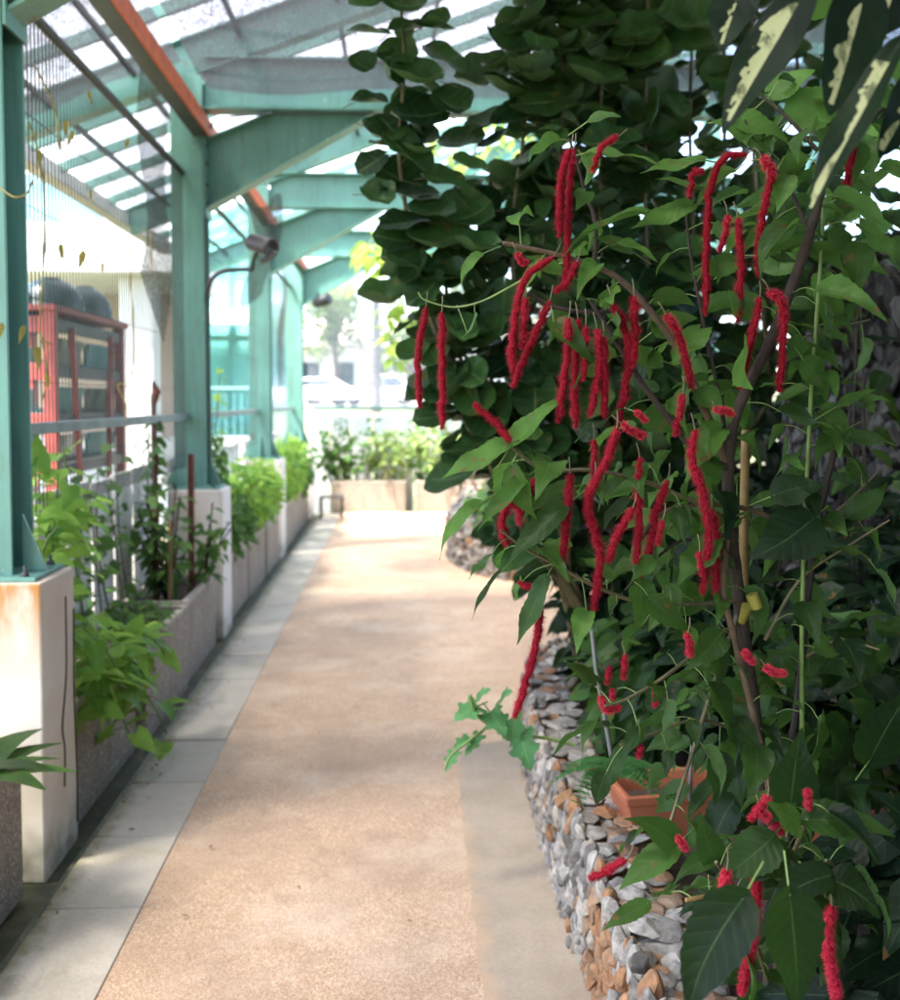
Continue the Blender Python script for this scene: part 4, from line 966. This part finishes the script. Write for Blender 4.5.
for v,step,per,sz in shoots:
    p=smooth(px(v),8); S.tube(p,np.linspace(.012,.006,len(p)),6)
    S.tube(smooth([root+A(rng.normal(0,.08),rng.normal(0,.06),0),(root+p[0])/2+A(.03,0,.1),p[0]],5),np.linspace(.02,.012,11),7)
    grow(L,S,p,step*1.25,(.03,.10),(sz[0]*.85,sz[1]*1.32),T_poly,.25,.4,.5,.5,0,per,.0022,face=(-.4,-.6,.2))
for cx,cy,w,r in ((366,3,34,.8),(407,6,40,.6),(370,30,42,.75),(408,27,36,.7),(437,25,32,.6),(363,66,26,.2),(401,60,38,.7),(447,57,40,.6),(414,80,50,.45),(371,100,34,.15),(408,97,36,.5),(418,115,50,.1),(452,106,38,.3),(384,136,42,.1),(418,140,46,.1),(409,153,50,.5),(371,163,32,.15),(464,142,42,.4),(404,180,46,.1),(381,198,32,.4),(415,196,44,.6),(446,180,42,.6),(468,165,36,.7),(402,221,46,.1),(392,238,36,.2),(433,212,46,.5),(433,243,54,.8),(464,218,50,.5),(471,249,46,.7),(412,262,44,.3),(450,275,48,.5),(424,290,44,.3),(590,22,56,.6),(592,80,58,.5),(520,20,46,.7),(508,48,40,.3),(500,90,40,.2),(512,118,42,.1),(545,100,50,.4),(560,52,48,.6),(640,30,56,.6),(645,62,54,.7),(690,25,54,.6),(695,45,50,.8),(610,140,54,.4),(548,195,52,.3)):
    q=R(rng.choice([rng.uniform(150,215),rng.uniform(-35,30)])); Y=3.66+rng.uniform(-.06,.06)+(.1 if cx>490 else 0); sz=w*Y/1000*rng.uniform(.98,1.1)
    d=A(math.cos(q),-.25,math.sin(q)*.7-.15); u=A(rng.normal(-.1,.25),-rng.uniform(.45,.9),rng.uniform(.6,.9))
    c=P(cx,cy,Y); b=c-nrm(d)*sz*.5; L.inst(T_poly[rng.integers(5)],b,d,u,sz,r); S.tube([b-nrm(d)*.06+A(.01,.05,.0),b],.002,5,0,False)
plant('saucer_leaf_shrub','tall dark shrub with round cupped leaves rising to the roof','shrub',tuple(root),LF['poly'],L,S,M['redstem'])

#=================================================================== CHENILLE PLANT
croot=A(.78,1.95,.27)
ch=thing('chenille_plant','chenille plant with long hanging crimson catkins and toothed green leaves','flowering shrub',tuple(croot))
L=MB()
def stem(v,r0,r1,mat,n=8,w=0.0):
    m=MB(); p=smooth(px(v),8); rr=np.linspace(r0,r1,len(p))*(1+.06*np.sin(np.arange(len(p))*2.3)); m.tube(p,rr,n); m.build('branch',mat,ch); return p
G=MB()
stems=[
 ([(772,1060,1.95),(768,900,1.95),(760,760,1.95),(742,620,1.95),(730,520,1.92),(729,460,1.9),(738,410,1.88),(775,330,1.84),(808,240,1.8),(833,140,1.76),(862,60,1.72),(880,20,1.7)],.0155,.0075,'bark'),
 ([(800,1010,2.0),(790,800,1.98),(800,680,1.95),(815,540,1.92),(836,444,1.88)],.009,.0065,'bark_black'),
 ([(778,1020,1.85),(770,800,1.86),(757,730,1.87),(735,640,1.88),(724,590,1.88),(728,540,1.9)],.0075,.006,'bark_tan'),
 ([(745,640,2.1),(744,540,2.1),(746,430,2.1)],.011,.010,'cane'),
 ([(806,1000,1.95),(802,640,1.92),(810,420,1.9),(816,330,1.88),(822,240,1.87),(824,170,1.86)],.005,.0035,'greenstem'),
 ([(729,468,1.9),(700,455,1.88),(670,420,1.87),(640,380,1.86),(611,333,1.85),(590,300,1.84)],.0085,.004,'bark'),
 ([(729,470,1.9),(705,410,1.9),(675,345,1.9),(630,288,1.9),(594,266,1.9),(545,252,1.88),(503,243,1.87)],.0085,.004,'bark_tan'),
 ([(620,310,1.86),(589,312,1.86),(555,307,1.85),(528,293,1.84)],.005,.0032,'bark'),
 ([(594,268,1.9),(596,240,1.9),(594,215,1.9),(586,195,1.9),(578,165,1.88),(569,138,1.87)],.005,.0025,'bark'),
 ([(600,258,1.9),(572,262,1.9),(545,268,1.92),(510,287,1.95),(480,302,1.98),(452,307,2.0),(425,300,2.0),(418,292,2.0)],.0028,.0016,'greenstem'),
 ([(457,305,2.0),(462,318,1.99),(467,332,1.98)],.0012,.0008,'greenstem'),
 ([(785,525,1.95),(757,512,1.94),(723,505,1.92),(682,506,1.9),(655,518,1.88),(640,540,1.86)],.0055,.004,'bark_tan'),
 ([(745,600,1.95),(700,604,1.93),(640,602,1.9),(593,585,1.87),(560,567,1.85),(526,549,1.83),(500,530,1.82)],.005,.0022,'redstem'),
 ([(728,520,1.92),(690,500,1.9),(640,480,1.88),(590,470,1.86),(545,470,1.85),(515,450,1.84),(505,440,1.84)],.0055,.0025,'redstem'),
 ([(740,900,1.7),(720,895,1.68),(686,900,1.66)],.0055,.004,'cane'),
 ([(810,235,1.8),(790,190,1.82),(760,150,1.84),(745,120,1.85)],.004,.0022,'bark'),
 ([(817,150,1.8),(790,120,1.82),(760,94,1.84)],.004,.0025,'bark'),
 ([(833,135,1.76),(855,128,1.75),(880,112,1.74),(905,85,1.73)],.004,.0025,'bark'),
 ([(740,610,1.95),(715,680,1.9),(690,760,1.86),(668,830,1.8)],.005,.003,'redstem'),
 ([(768,900,1.9),(790,860,1.7),(805,825,1.6),(812,800,1.55)],.005,.003,'redstem'),
 ([(775,1000,1.9),(740,900,1.7),(716,862,1.62)],.005,.003,'redstem'),
 ([(790,960,1.9),(830,900,1.7),(835,870,1.62),(826,860,1.6)],.0045,.003,'redstem'),
 ([(742,620,1.95),(700,650,1.9),(660,680,1.85),(625,700,1.8),(605,706,1.78)],.005,.0025,'redstem'),
 ([(760,740,1.95),(700,720,1.9),(650,735,1.86),(620,745,1.84)],.004,.0022,'redstem'),
 ([(735,560,1.93),(690,540,1.93),(660,555,1.9),(625,590,1.88)],.004,.0022,'bark'),
 ([(730,470,1.9),(720,400,1.92),(705,330,1.94),(690,250,1.95),(685,190,1.95)],.005,.0022,'bark'),
 ([(776,330,1.84),(790,340,1.9),(830,330,1.95),(870,320,2.0)],.004,.002,'redstem'),
 ([(815,530,1.92),(850,500,1.94),(880,470,1.95)],.004,.002,'redstem'),
 ([(800,660,1.95),(840,640,1.9),(880,650,1.85)],.004,.002,'redstem'),
 ([(765,640,1.95),(800,580,1.93),(850,545,1.9),(890,520,1.88)],.004,.002,'redstem'),
]
SP=[]
for v,a,b,mt in stems: SP.append((stem(v,a,b,M[mt]),b))
# leaves along the finer branches
for i,(p,b) in enumerate(SP):
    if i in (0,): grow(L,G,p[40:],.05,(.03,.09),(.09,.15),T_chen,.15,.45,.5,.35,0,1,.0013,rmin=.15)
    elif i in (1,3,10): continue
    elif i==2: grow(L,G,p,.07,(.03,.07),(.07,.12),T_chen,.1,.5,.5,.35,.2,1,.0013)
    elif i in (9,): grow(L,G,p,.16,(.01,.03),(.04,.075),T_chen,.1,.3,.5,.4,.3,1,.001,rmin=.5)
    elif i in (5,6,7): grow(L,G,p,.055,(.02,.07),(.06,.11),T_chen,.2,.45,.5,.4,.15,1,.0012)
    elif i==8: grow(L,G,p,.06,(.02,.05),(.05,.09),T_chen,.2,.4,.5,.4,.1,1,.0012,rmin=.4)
    else: grow(L,G,p,.075 if i in (26,27,28,29) else .032,(.02,.07),(.045,.105),T_chen,.15,.5,.5,.5,.12,1,.0013,rmax=.22 if i in (18,19,20,21,22,23,28) else 1)  # lower branches get only dark leaf colours, painting in the shade there
# leaves whose place in the plant is clear: stalk end, tip, width ratio, depth, leaf tone with light and shade painted in
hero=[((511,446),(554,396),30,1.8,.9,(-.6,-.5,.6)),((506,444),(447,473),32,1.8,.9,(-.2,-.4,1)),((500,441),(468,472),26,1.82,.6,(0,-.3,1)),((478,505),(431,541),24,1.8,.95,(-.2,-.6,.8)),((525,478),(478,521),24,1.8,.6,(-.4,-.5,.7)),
((570,488),(518,506),26,1.85,.35,(0,-.6,.6)),((563,507),(509,556),30,1.8,.2,(-.4,-.7,.5)),((545,580),(518,640),24,1.8,.3,(-.6,-.4,.4)),((500,573),(468,611),9,1.8,.1,(-.6,-.2,.6)),((590,152),(657,153),20,1.85,.95,(0,-.7,.8)),
((642,214),(562,229),22,1.88,.85,(0,-.5,1)),((703,160),(648,166),20,1.88,.9,(0,-.5,1)),((760,142),(718,118),46,1.85,1,(.1,-.8,.6)),((735,120),(790,128),40,1.86,.95,(0,-.8,.6)),((795,120),(842,82),52,1.85,.9,(.2,-.8,.5)),((770,95),(812,68),34,1.86,1,(0,-.8,.6)),
((690,205),(640,224),26,1.88,.8,(0,-.6,.8)),((700,190),(660,175),20,1.9,.9,(0,-.6,.8)),((790,200),(830,225),40,1.9,.5,(0,-.7,.6)),((850,190),(890,170),34,1.9,.8,(0,-.6,.7)),
((808,820),(889,818),46,1.55,.25,(.05,-.55,.85)),((800,824),(776,812),32,1.55,.5,(0,-.7,.7)),((790,816),(797,742),56,1.6,.03,(0,-.9,.3)),((772,838),(728,880),48,1.58,.2,(-.2,-.7,.6)),((716,862),(700,824),30,1.65,.2,(-.2,-.7,.5)),((716,856),(676,868),26,1.66,.2,(-.1,-.7,.6)),
((674,847),(621,884),34,1.75,.55,(-.1,-.5,.9)),((675,846),(646,812),36,1.75,.25,(0,-.8,.5)),((647,904),(605,926),22,1.7,.35,(-.2,-.5,.8)),((626,745),(598,798),20,1.9,.3,(-.6,-.4,.5)),((605,706),(571,747),22,1.9,.5,(-.6,-.4,.6)),
((742,900),(668,1003),74,1.25,.0,(-.3,-.85,.3)),((828,876),(765,892),42,1.5,.0,(0,-.6,.7)),((833,880),(882,899),46,1.5,.0,(.1,-.7,.6)),((790,896),(802,1006),66,1.3,.0,(.1,-.95,.2)),((870,760),(905,690),52,1.7,.02,(.2,-.8,.4)),  # near-black tone paints the shade of the lower right corner
((775,495),(820,478),36,1.85,.1,(0,-.8,.5)),((812,520),(765,560),62,1.85,.05,(-.2,-.85,.4)),((845,430),(810,450),30,1.85,.4,(0,-.6,.7)),((860,400),(888,395),22,1.9,.95,(0,-.5,.9)),((840,405),(872,388),22,1.9,.85,(0,-.5,.9)),((880,440),(838,432),28,1.9,.8,(0,-.5,.9)),
((850,515),(890,490),30,1.9,.3,(0,-.7,.6)),((720,470),(690,455),26,1.88,.4,(0,-.7,.5)),((700,390),(722,410),30,1.88,.7,(0,-.8,.4)),((645,415),(680,430),34,1.9,.5,(0,-.8,.5)),((660,360),(625,352),28,1.88,.7,(0,-.7,.6)),((655,330),(690,310),34,1.95,.7,(0,-.8,.5)),
((735,260),(700,275),26,1.9,.6,(0,-.7,.6)),((770,255),(812,262),30,1.9,.7,(0,-.5,.9)),((630,250),(600,236),24,1.9,.5,(0,-.7,.6)),((560,270),(530,258),22,1.9,.7,(0,-.7,.6)),((480,255),(455,275),18,1.9,.8,(0,-.5,.8)),((590,120),(618,110),20,1.9,.6,(0,-.7,.6))]
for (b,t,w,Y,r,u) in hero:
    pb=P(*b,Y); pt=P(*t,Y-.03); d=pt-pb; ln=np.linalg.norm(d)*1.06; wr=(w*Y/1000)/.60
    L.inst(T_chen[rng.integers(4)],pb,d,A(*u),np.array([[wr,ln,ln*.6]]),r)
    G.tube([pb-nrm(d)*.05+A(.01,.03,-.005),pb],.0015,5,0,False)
# inner leaf mass
for c,r,n,sz,rm in (((1.02,2.35,.72),(.34,.30,.36),170,(.08,.14),.4),((.66,2.25,1.35),(.22,.3,.35),70,(.07,.11),.7),((.95,2.1,1.95),(.28,.3,.2),50,(.07,.12),.9)):
    blob(L,c,r,n,sz,T_chen,.15,.6,.5,.4,0,rm,(-.1,-.3,0))
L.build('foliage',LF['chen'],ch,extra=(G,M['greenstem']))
# catkins
cat_=[[(426,307),(418,357),(420,408)],[(442,312),(442,365),(442,429)],[(553,257),(524,281),(514,330),(512,373)],[(526,298),(524,325),(522,348)],[(550,301),(536,332),(512,387)],[(570,149),(561,178),(559,236)],[(574,149),(569,195),(566,290)],
[(511,441),(496,423),(474,404)],[(569,318),(567,355),(558,422)],[(578,319),(575,379),(576,427)],[(586,326),(583,379)],[(597,329),(600,365),(590,416)],[(604,337),(605,380),(604,418)],[(612,301),(628,340),(626,385),(617,427)],[(617,428),(606,462),(589,492)],[(594,440),(594,478)],
[(570,474),(567,515),(562,561)],[(507,545),(502,528),(505,508),(514,503),(521,511),(520,524)],[(536,588),(528,586),(519,582)],[(540,606),(536,645),(515,717)],[(595,478),(588,508),(600,555),(594,610)],[(633,508),(620,530),(607,562)],[(638,480),(639,520),(636,564)],[(668,480),(655,515),(651,545),(640,576)],
[(695,430),(692,460),(702,490),(709,537),(703,594)],[(712,510),(717,545),(716,594)],[(666,315),(680,338),(692,388)],[(683,394),(680,415),(675,435)],[(747,154),(722,160),(708,205),(706,315)],[(763,158),(772,172),(766,200),(760,235),(758,277)],[(738,218),(741,265),(738,322)],[(728,215),(726,232),(719,252)],
[(704,171),(694,174),(689,198)],[(882,96),(862,125),(850,165),(848,205)],[(897,92),(893,114)],[(618,137),(602,146),(593,171)],[(770,291),(782,304),(784,335),(779,391)],[(760,297),(753,332),(740,389)],[(716,409),(726,411),(733,415)],[(601,697),(606,709),(620,708)],[(626,860),(610,869),(589,878)],
[(727,871),(723,895),(713,922)],[(758,872),(754,930),(742,995)],[(832,906),(828,945),(837,1003)],[(768,797),(760,808),(750,819)],[(761,811),(770,820),(781,832)],[(808,789),(809,809)],[(677,836),(686,850)],[(688,633),(691,657)],[(744,651),(755,664)],[(766,668),(774,672),(786,674)],[(517,253),(521,262),(527,262)],
[(577,262),(568,280),(556,292)],[(634,296),(635,330),(633,366)],[(636,411),(647,421)],[(640,458),(638,490)],[(622,424),(634,432),(646,436)],[(610,666),(607,684)],[(625,655),(624,678)],[(700,552),(702,575)],[(663,520),(658,545)],[(612,690),(613,700)],[(656,690),(655,705)],[(745,650),(748,660)],[(640,745),(639,758)],[(757,240),(762,262)],[(548,500),(540,520)],[(535,478),(528,500)],[(690,640),(689,655)]]
def catkin(pts,D):
    m=MB(); v=px([(x,y,D+.02*i) for i,(x,y) in enumerate(pts)]); p=smooth(v,8)
    ln=np.linalg.norm(np.diff(p,axis=0),axis=1); cs=np.concatenate([[0],np.cumsum(ln)]); T=cs[-1]
    tt=cs/T; n=max(len(p),8); ss=np.linspace(0,1,max(14,int(T/.008)))
    q=np.stack([np.interp(ss,tt,p[:,k]) for k in range(3)],1); q[1:-1]+=rng.normal(0,.0012,(len(q)-2,3))
    R0=min(.0080,.045*T+.0022)
    env=lambda s: R0*np.clip(np.minimum(.45+s*7,1)*np.minimum(1,.35+(1-s)*5.5),.25,1)
    shade=rng.uniform(0,.7) if T>.07 else rng.uniform(.7,1)
    m.tube(q,env(ss)*.8,8,shade); m.At[-1][:,1]=.15
    m.At[0][:,1]=.1
    N_=int(T*11000)+130; s=rng.uniform(0,1,N_); c=np.stack([np.interp(s,ss,q[:,k]) for k in range(3)],1)
    tg=np.gradient(q,axis=0); tg=nrm(np.stack([np.interp(s,ss,tg[:,k]) for k in range(3)],1))
    d=rng.normal(size=(N_,3)); d=nrm(d-tg*(d*tg).sum(1,keepdims=True)); d=nrm(d+tg*rng.normal(.15,.35,(N_,1))+A(0,0,-.12))
    e=env(s)[:,None]; clump=.8+.25*np.sin(s*T*420)[:,None]
    b=c+d*e*.55; t=c+d*(e*.9+rng.uniform(.0045,.0105,(N_,1))*clump*min(1,.45+T*4.5)); w=nrm(np.cross(d,tg))*rng.uniform(.0005,.0009,(N_,1))
    V=np.stack([b-w,b+w,t],1).reshape(-1,3); at=np.zeros((N_,3,3)); at[:,:2,1]=.25; at[:,2,1]=rng.uniform(.55,1,N_); at[:,:,2]=np.clip(shade+rng.normal(0,.2,N_),0,1)[:,None]
    m.addq(V,np.arange(N_*3).reshape(-1,3),at.reshape(-1,3),False)
    tp=q[0]; u0=nrm(q[0]-q[1]); 
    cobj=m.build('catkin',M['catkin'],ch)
    if T>.05:
        k=MB(); k.tube([tp,tp+u0*.012+A(0,.004,.006),tp+u0*.02+A(0,.015,.012)],.0013,5); k.build('stalk',M['redstem'],cobj)
for pts in cat_:
    yb=pts[0][1]; D=1.80 if yb<780 else 1.58
    catkin(pts,D+rng.uniform(-.05,.05)+(.18 if pts[0][0]<450 else 0))
# yellow tape and pale rod
m=MB(); a=P(747,598,1.9); b=P(758,606,1.9); m.tube([P(752,594,1.9),P(757,608,1.9)],.012,14); m.tube([P(747,606,1.9),P(742,622,1.92)],[.012,.008],6)
tag(m.build('tape',M['yellow'],None,tuple(a)),'yellow tape tied round the chenille plant stem','tape')
m=MB(); m.tube([P(592,630,2.35),P(596,668,2.35),P(608,735,2.36),P(612,760,2.37)],.0055,8)
tag(m.build('support_rod',M['rod'],None,tuple(P(612,760,2.37))),'thin pale grey support rod leaning beside the near stone wall','rod')
m=MB(); m.tube([P(694,722,2.4),P(691,760,2.4),P(690,800,2.4)],.005,8)
tag(m.build('support_rod',M['rod'],None,tuple(P(690,800,2.4))),'short pale rod rising out of the orange trough','rod')

#=================================================================== OTHER RIGHT-HAND PLANTS
# big variegated leaves from above
L=MB();S=MB()
big=[((812,-20),(726,118),56,1.25,(-.5,-.8,.4)),((868,-25),(836,104),62,1.2,(.1,-.95,.15)),((905,35),(806,205),40,1.15,(-.7,-.6,.3)),((745,-25),(722,42),46,1.3,(-.3,-.8,.3)),((925,70),(886,150),44,1.2,(.2,-.9,.2)),((900,-30),(880,30),60,1.25,(0,-.9,.3))]
tipc=A(.72,1.1,2.15)
for b,t,w,Y,u in big:
    pb=P(*b,Y); pt=P(*t,Y-.05); d=pt-pb; ln=np.linalg.norm(d)*1.05; wr=(w*Y/1000)/.36
    L.inst(T_var[0],pb,d,A(*u),np.array([[wr,ln,ln*.5]]),rng.uniform()); S.tube(smooth([tipc+A(0,0,.05),(tipc+pb)/2+A(0,0,.05),pb],4),.003,6)
trunk=smooth([A(1.45,.9,.27),A(1.4,.92,1.2),A(1.25,1.0,1.9),A(.95,1.08,2.25),tipc],6); S.tube(trunk,np.linspace(.03,.008,len(trunk)),8)
blob(L,(1.5,.35,1.5),(.75,.7,1.2),330,(.2,.34),T_var,.2,.5,.6,.5)  # extra crown leaves out of view, added to shade the right-hand plants
for e in ((1.3,.4,2.5),(1.5,1.3,2.7),(1.0,.5,2.6),(1.6,.7,2.4),(1.25,1.25,2.75)):
    p=smooth([A(1.38,.93,1.5),A(1.4,.9,2.0),A(*e)],6); S.tube(p,np.linspace(.018,.006,len(p)),6); grow(L,S,p,.05,(.03,.08),(.18,.3),T_var,.2,.8,.6,.4,.25)
plant('variegated_tree','small tree with big dark leaves splashed cream, overhanging the top right corner','tree',(1.45,.9,.27),LF['var'],L,S,M['bark'])
# tall chenille-like neighbours and understory
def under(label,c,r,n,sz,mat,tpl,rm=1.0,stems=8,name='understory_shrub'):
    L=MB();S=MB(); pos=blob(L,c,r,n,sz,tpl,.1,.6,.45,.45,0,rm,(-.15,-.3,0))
    b=A(c[0],c[1],.27)
    for k in range(stems):
        e=pos[rng.integers(n)]; q=b+A(rng.normal(0,.06),rng.normal(0,.06),0); S.tube(smooth([q,(q+e)/2+A(0,0,.06),e],4),np.linspace(.007,.003,9),5)
    plant(name,label,'shrub',tuple(b),mat,L,S,M['bark_black'],'shrubs in the near bed')
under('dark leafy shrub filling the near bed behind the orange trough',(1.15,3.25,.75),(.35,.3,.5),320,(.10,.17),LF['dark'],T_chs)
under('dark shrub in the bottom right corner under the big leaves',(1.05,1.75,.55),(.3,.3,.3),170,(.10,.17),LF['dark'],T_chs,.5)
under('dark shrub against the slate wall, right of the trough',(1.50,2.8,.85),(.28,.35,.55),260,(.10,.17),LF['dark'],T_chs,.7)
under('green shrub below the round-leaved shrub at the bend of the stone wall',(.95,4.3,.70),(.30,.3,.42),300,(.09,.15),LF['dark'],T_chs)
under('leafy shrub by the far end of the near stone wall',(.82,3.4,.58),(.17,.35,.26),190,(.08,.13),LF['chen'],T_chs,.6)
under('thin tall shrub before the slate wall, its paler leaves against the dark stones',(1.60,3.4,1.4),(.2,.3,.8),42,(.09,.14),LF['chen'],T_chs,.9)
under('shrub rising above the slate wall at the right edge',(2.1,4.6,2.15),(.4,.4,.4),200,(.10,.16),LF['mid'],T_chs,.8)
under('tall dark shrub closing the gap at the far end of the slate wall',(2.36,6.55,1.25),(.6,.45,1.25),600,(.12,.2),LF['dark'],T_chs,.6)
# unseen, added behind the viewpoint to keep light off the right-hand plants
under('tall dark hedge added unseen behind the viewpoint to shade the right side',(1.3,-2.2,1.7),(1.15,.8,1.8),700,(.16,.28),LF['dark'],T_chs,.6,12,'shade_hedge')
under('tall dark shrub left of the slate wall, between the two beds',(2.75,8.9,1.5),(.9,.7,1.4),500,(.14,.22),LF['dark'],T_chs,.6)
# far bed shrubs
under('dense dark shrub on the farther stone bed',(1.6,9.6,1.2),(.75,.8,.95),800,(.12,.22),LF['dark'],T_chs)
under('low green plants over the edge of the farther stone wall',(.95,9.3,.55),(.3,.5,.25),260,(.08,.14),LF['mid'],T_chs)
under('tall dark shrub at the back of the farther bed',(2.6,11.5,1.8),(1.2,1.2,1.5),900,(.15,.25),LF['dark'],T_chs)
# fern
L=MB()
for k in range(9):
    c=P(598,758,2.55)+A(.05,.03,-.04); a=rng.uniform(2.2,7.4); d=A(math.cos(a),math.sin(a),.35)
    for s in np.linspace(.15,1,12):
        p=c+d*.16*s+A(0,0,-.10*s*s)
        for sg in (-1,1):
            sd=np.cross(d,A(0,0,1))*sg; L.inst(T_small[0],p,sd+d*.4,(0,0,1),.055*(1.1-.8*s),rng.uniform())
plant('fern','small bright fern on the soil inside the near stone wall','fern',tuple(P(598,760,2.55)),LF['fern'],L)
# lobed creeper over the wall edge
L=MB();S=MB()
p=smooth(px([(575,745,3.2),(545,738,3.2),(515,735,3.15),(490,725,3.1),(475,712,3.08),(470,695,3.07)]),6); S.tube(p,.006,6)
p2=smooth(px([(490,725,3.1),(470,740,3.05),(450,757,3.02),(445,770,3.0)]),6); S.tube(p2,.004,6)
for b,t,w,u,r in (((478,706),(456,716),34,(-.3,-.6,.7),.8),((490,712),(505,732),34,(0,-.7,.7),.6),((520,733),(530,768),38,(-.2,-.8,.5),.35),((476,700),(486,688),22,(0,-.6,.8),.7),((500,700),(508,690),26,(-.3,-.5,.8),.4),((470,738),(455,745),22,(-.3,-.5,.8),.8),((455,752),(446,768),18,(-.3,-.6,.7),.7),((480,735),(466,752),18,(-.2,-.6,.7),.5),((512,738),(518,712),26,(0,-.7,.6),.5)):
    pb=P(*b,3.1); pt=P(*t,3.05); d=pt-pb; ln=np.linalg.norm(d)*1.1; L.inst(T_lobe[0],pb,d,A(*u),np.array([[w*3.1/1000/.95,ln,ln*.6]]),r); S.tube([pb-nrm(d)*.04,pb],.0025,5)
plant('lobed_creeper','young creeper with lobed leaves leaning from the stone wall over the path','plant',tuple(P(575,745,3.2)),LF['lobe'],L,S)
# orange flowers on top of slate wall
L=MB();S=MB();Fm=MB()
for k in range(26):
    c=A(2.45+rng.uniform(-.25,.5),5.4+rng.uniform(-.2,.3),2.2); e=c+A(rng.normal(0,.1),rng.normal(0,.1),rng.uniform(.1,.35)); S.tube([c,e],.004,4)
    for q in range(5): Fm.inst(T_small[0],e,A(math.cos(q*1.257),math.sin(q*1.257),.3),(0,0,1),.05,rng.uniform())
blob(L,(2.55,5.45,2.3),(.4,.25,.15),150,(.06,.10),T_small)
t=plant('flower_bed_plant','orange-flowered plant on top of the dark slate wall','plant',(2.5,5.4,2.18),LF['mid'],L,S); Fm.build('blossom',M['flower'],t)
# white garden wall beyond the right side, seen in chinks above the slate wall
m=MB(); m.box(5.6,5.85,0,14.5,-.09,2.6); tag(m.build('garden_wall',M['white'],None,(5.7,7,-.09)),'white garden wall beyond the slate wall on the right','wall')

#=================================================================== CAMERA, LIGHT, WORLD
cam=bpy.data.cameras.new('camera'); co=bpy.data.objects.new('camera',cam); COL.objects.link(co); sc.camera=co
cam.sensor_fit='VERTICAL'; cam.sensor_height=36; cam.sensor_width=32.4; cam.lens=36; cam.shift_y=-SHY
co.location=(0,0,H); co.rotation_euler=(math.pi/2-PH,0,-TH); cam.clip_start=.05; cam.clip_end=1200
cam.dof.use_dof=True; cam.dof.focus_distance=1.9; cam.dof.aperture_fstop=3.4
SUN=nrm(A(-.42,-.22,.88)); el=math.asin(SUN[2]); az=math.atan2(SUN[0],SUN[1])
w=bpy.data.worlds.new('World'); sc.world=w; w.use_nodes=True; nt=w.node_tree; bg=nt.nodes['Background']
sky=nt.nodes.new('ShaderNodeTexSky'); sky.sky_type='NISHITA'; sky.sun_disc=False; sky.sun_elevation=el; sky.sun_rotation=az; sky.dust_density=2.5; sky.air_density=1.0
nt.links.new(sky.outputs[0],bg.inputs[0]); bg.inputs[1].default_value=.15
sl=bpy.data.lights.new('sun','SUN'); sl.energy=4.5; sl.angle=R(9); sl.color=(1,.95,.87); so=bpy.data.objects.new('sun',sl); COL.objects.link(so)
so.rotation_euler=Vector(-SUN).to_track_quat('-Z','Y').to_euler(); so.location=(-8,-5,18)
vs=sc.view_settings; vs.view_transform='Standard'; vs.look='None'; vs.exposure=3.08; vs.gamma=1; vs.use_curve_mapping=False
cy=sc.cycles; cy.max_bounces=7; cy.diffuse_bounces=3; cy.glossy_bounces=3; cy.transmission_bounces=6; cy.transparent_max_bounces=14
cy.use_denoising=True; cy.denoiser='OPENIMAGEDENOISE'; cy.sample_clamp_indirect=6; cy.caustics_reflective=False; cy.caustics_refractive=False
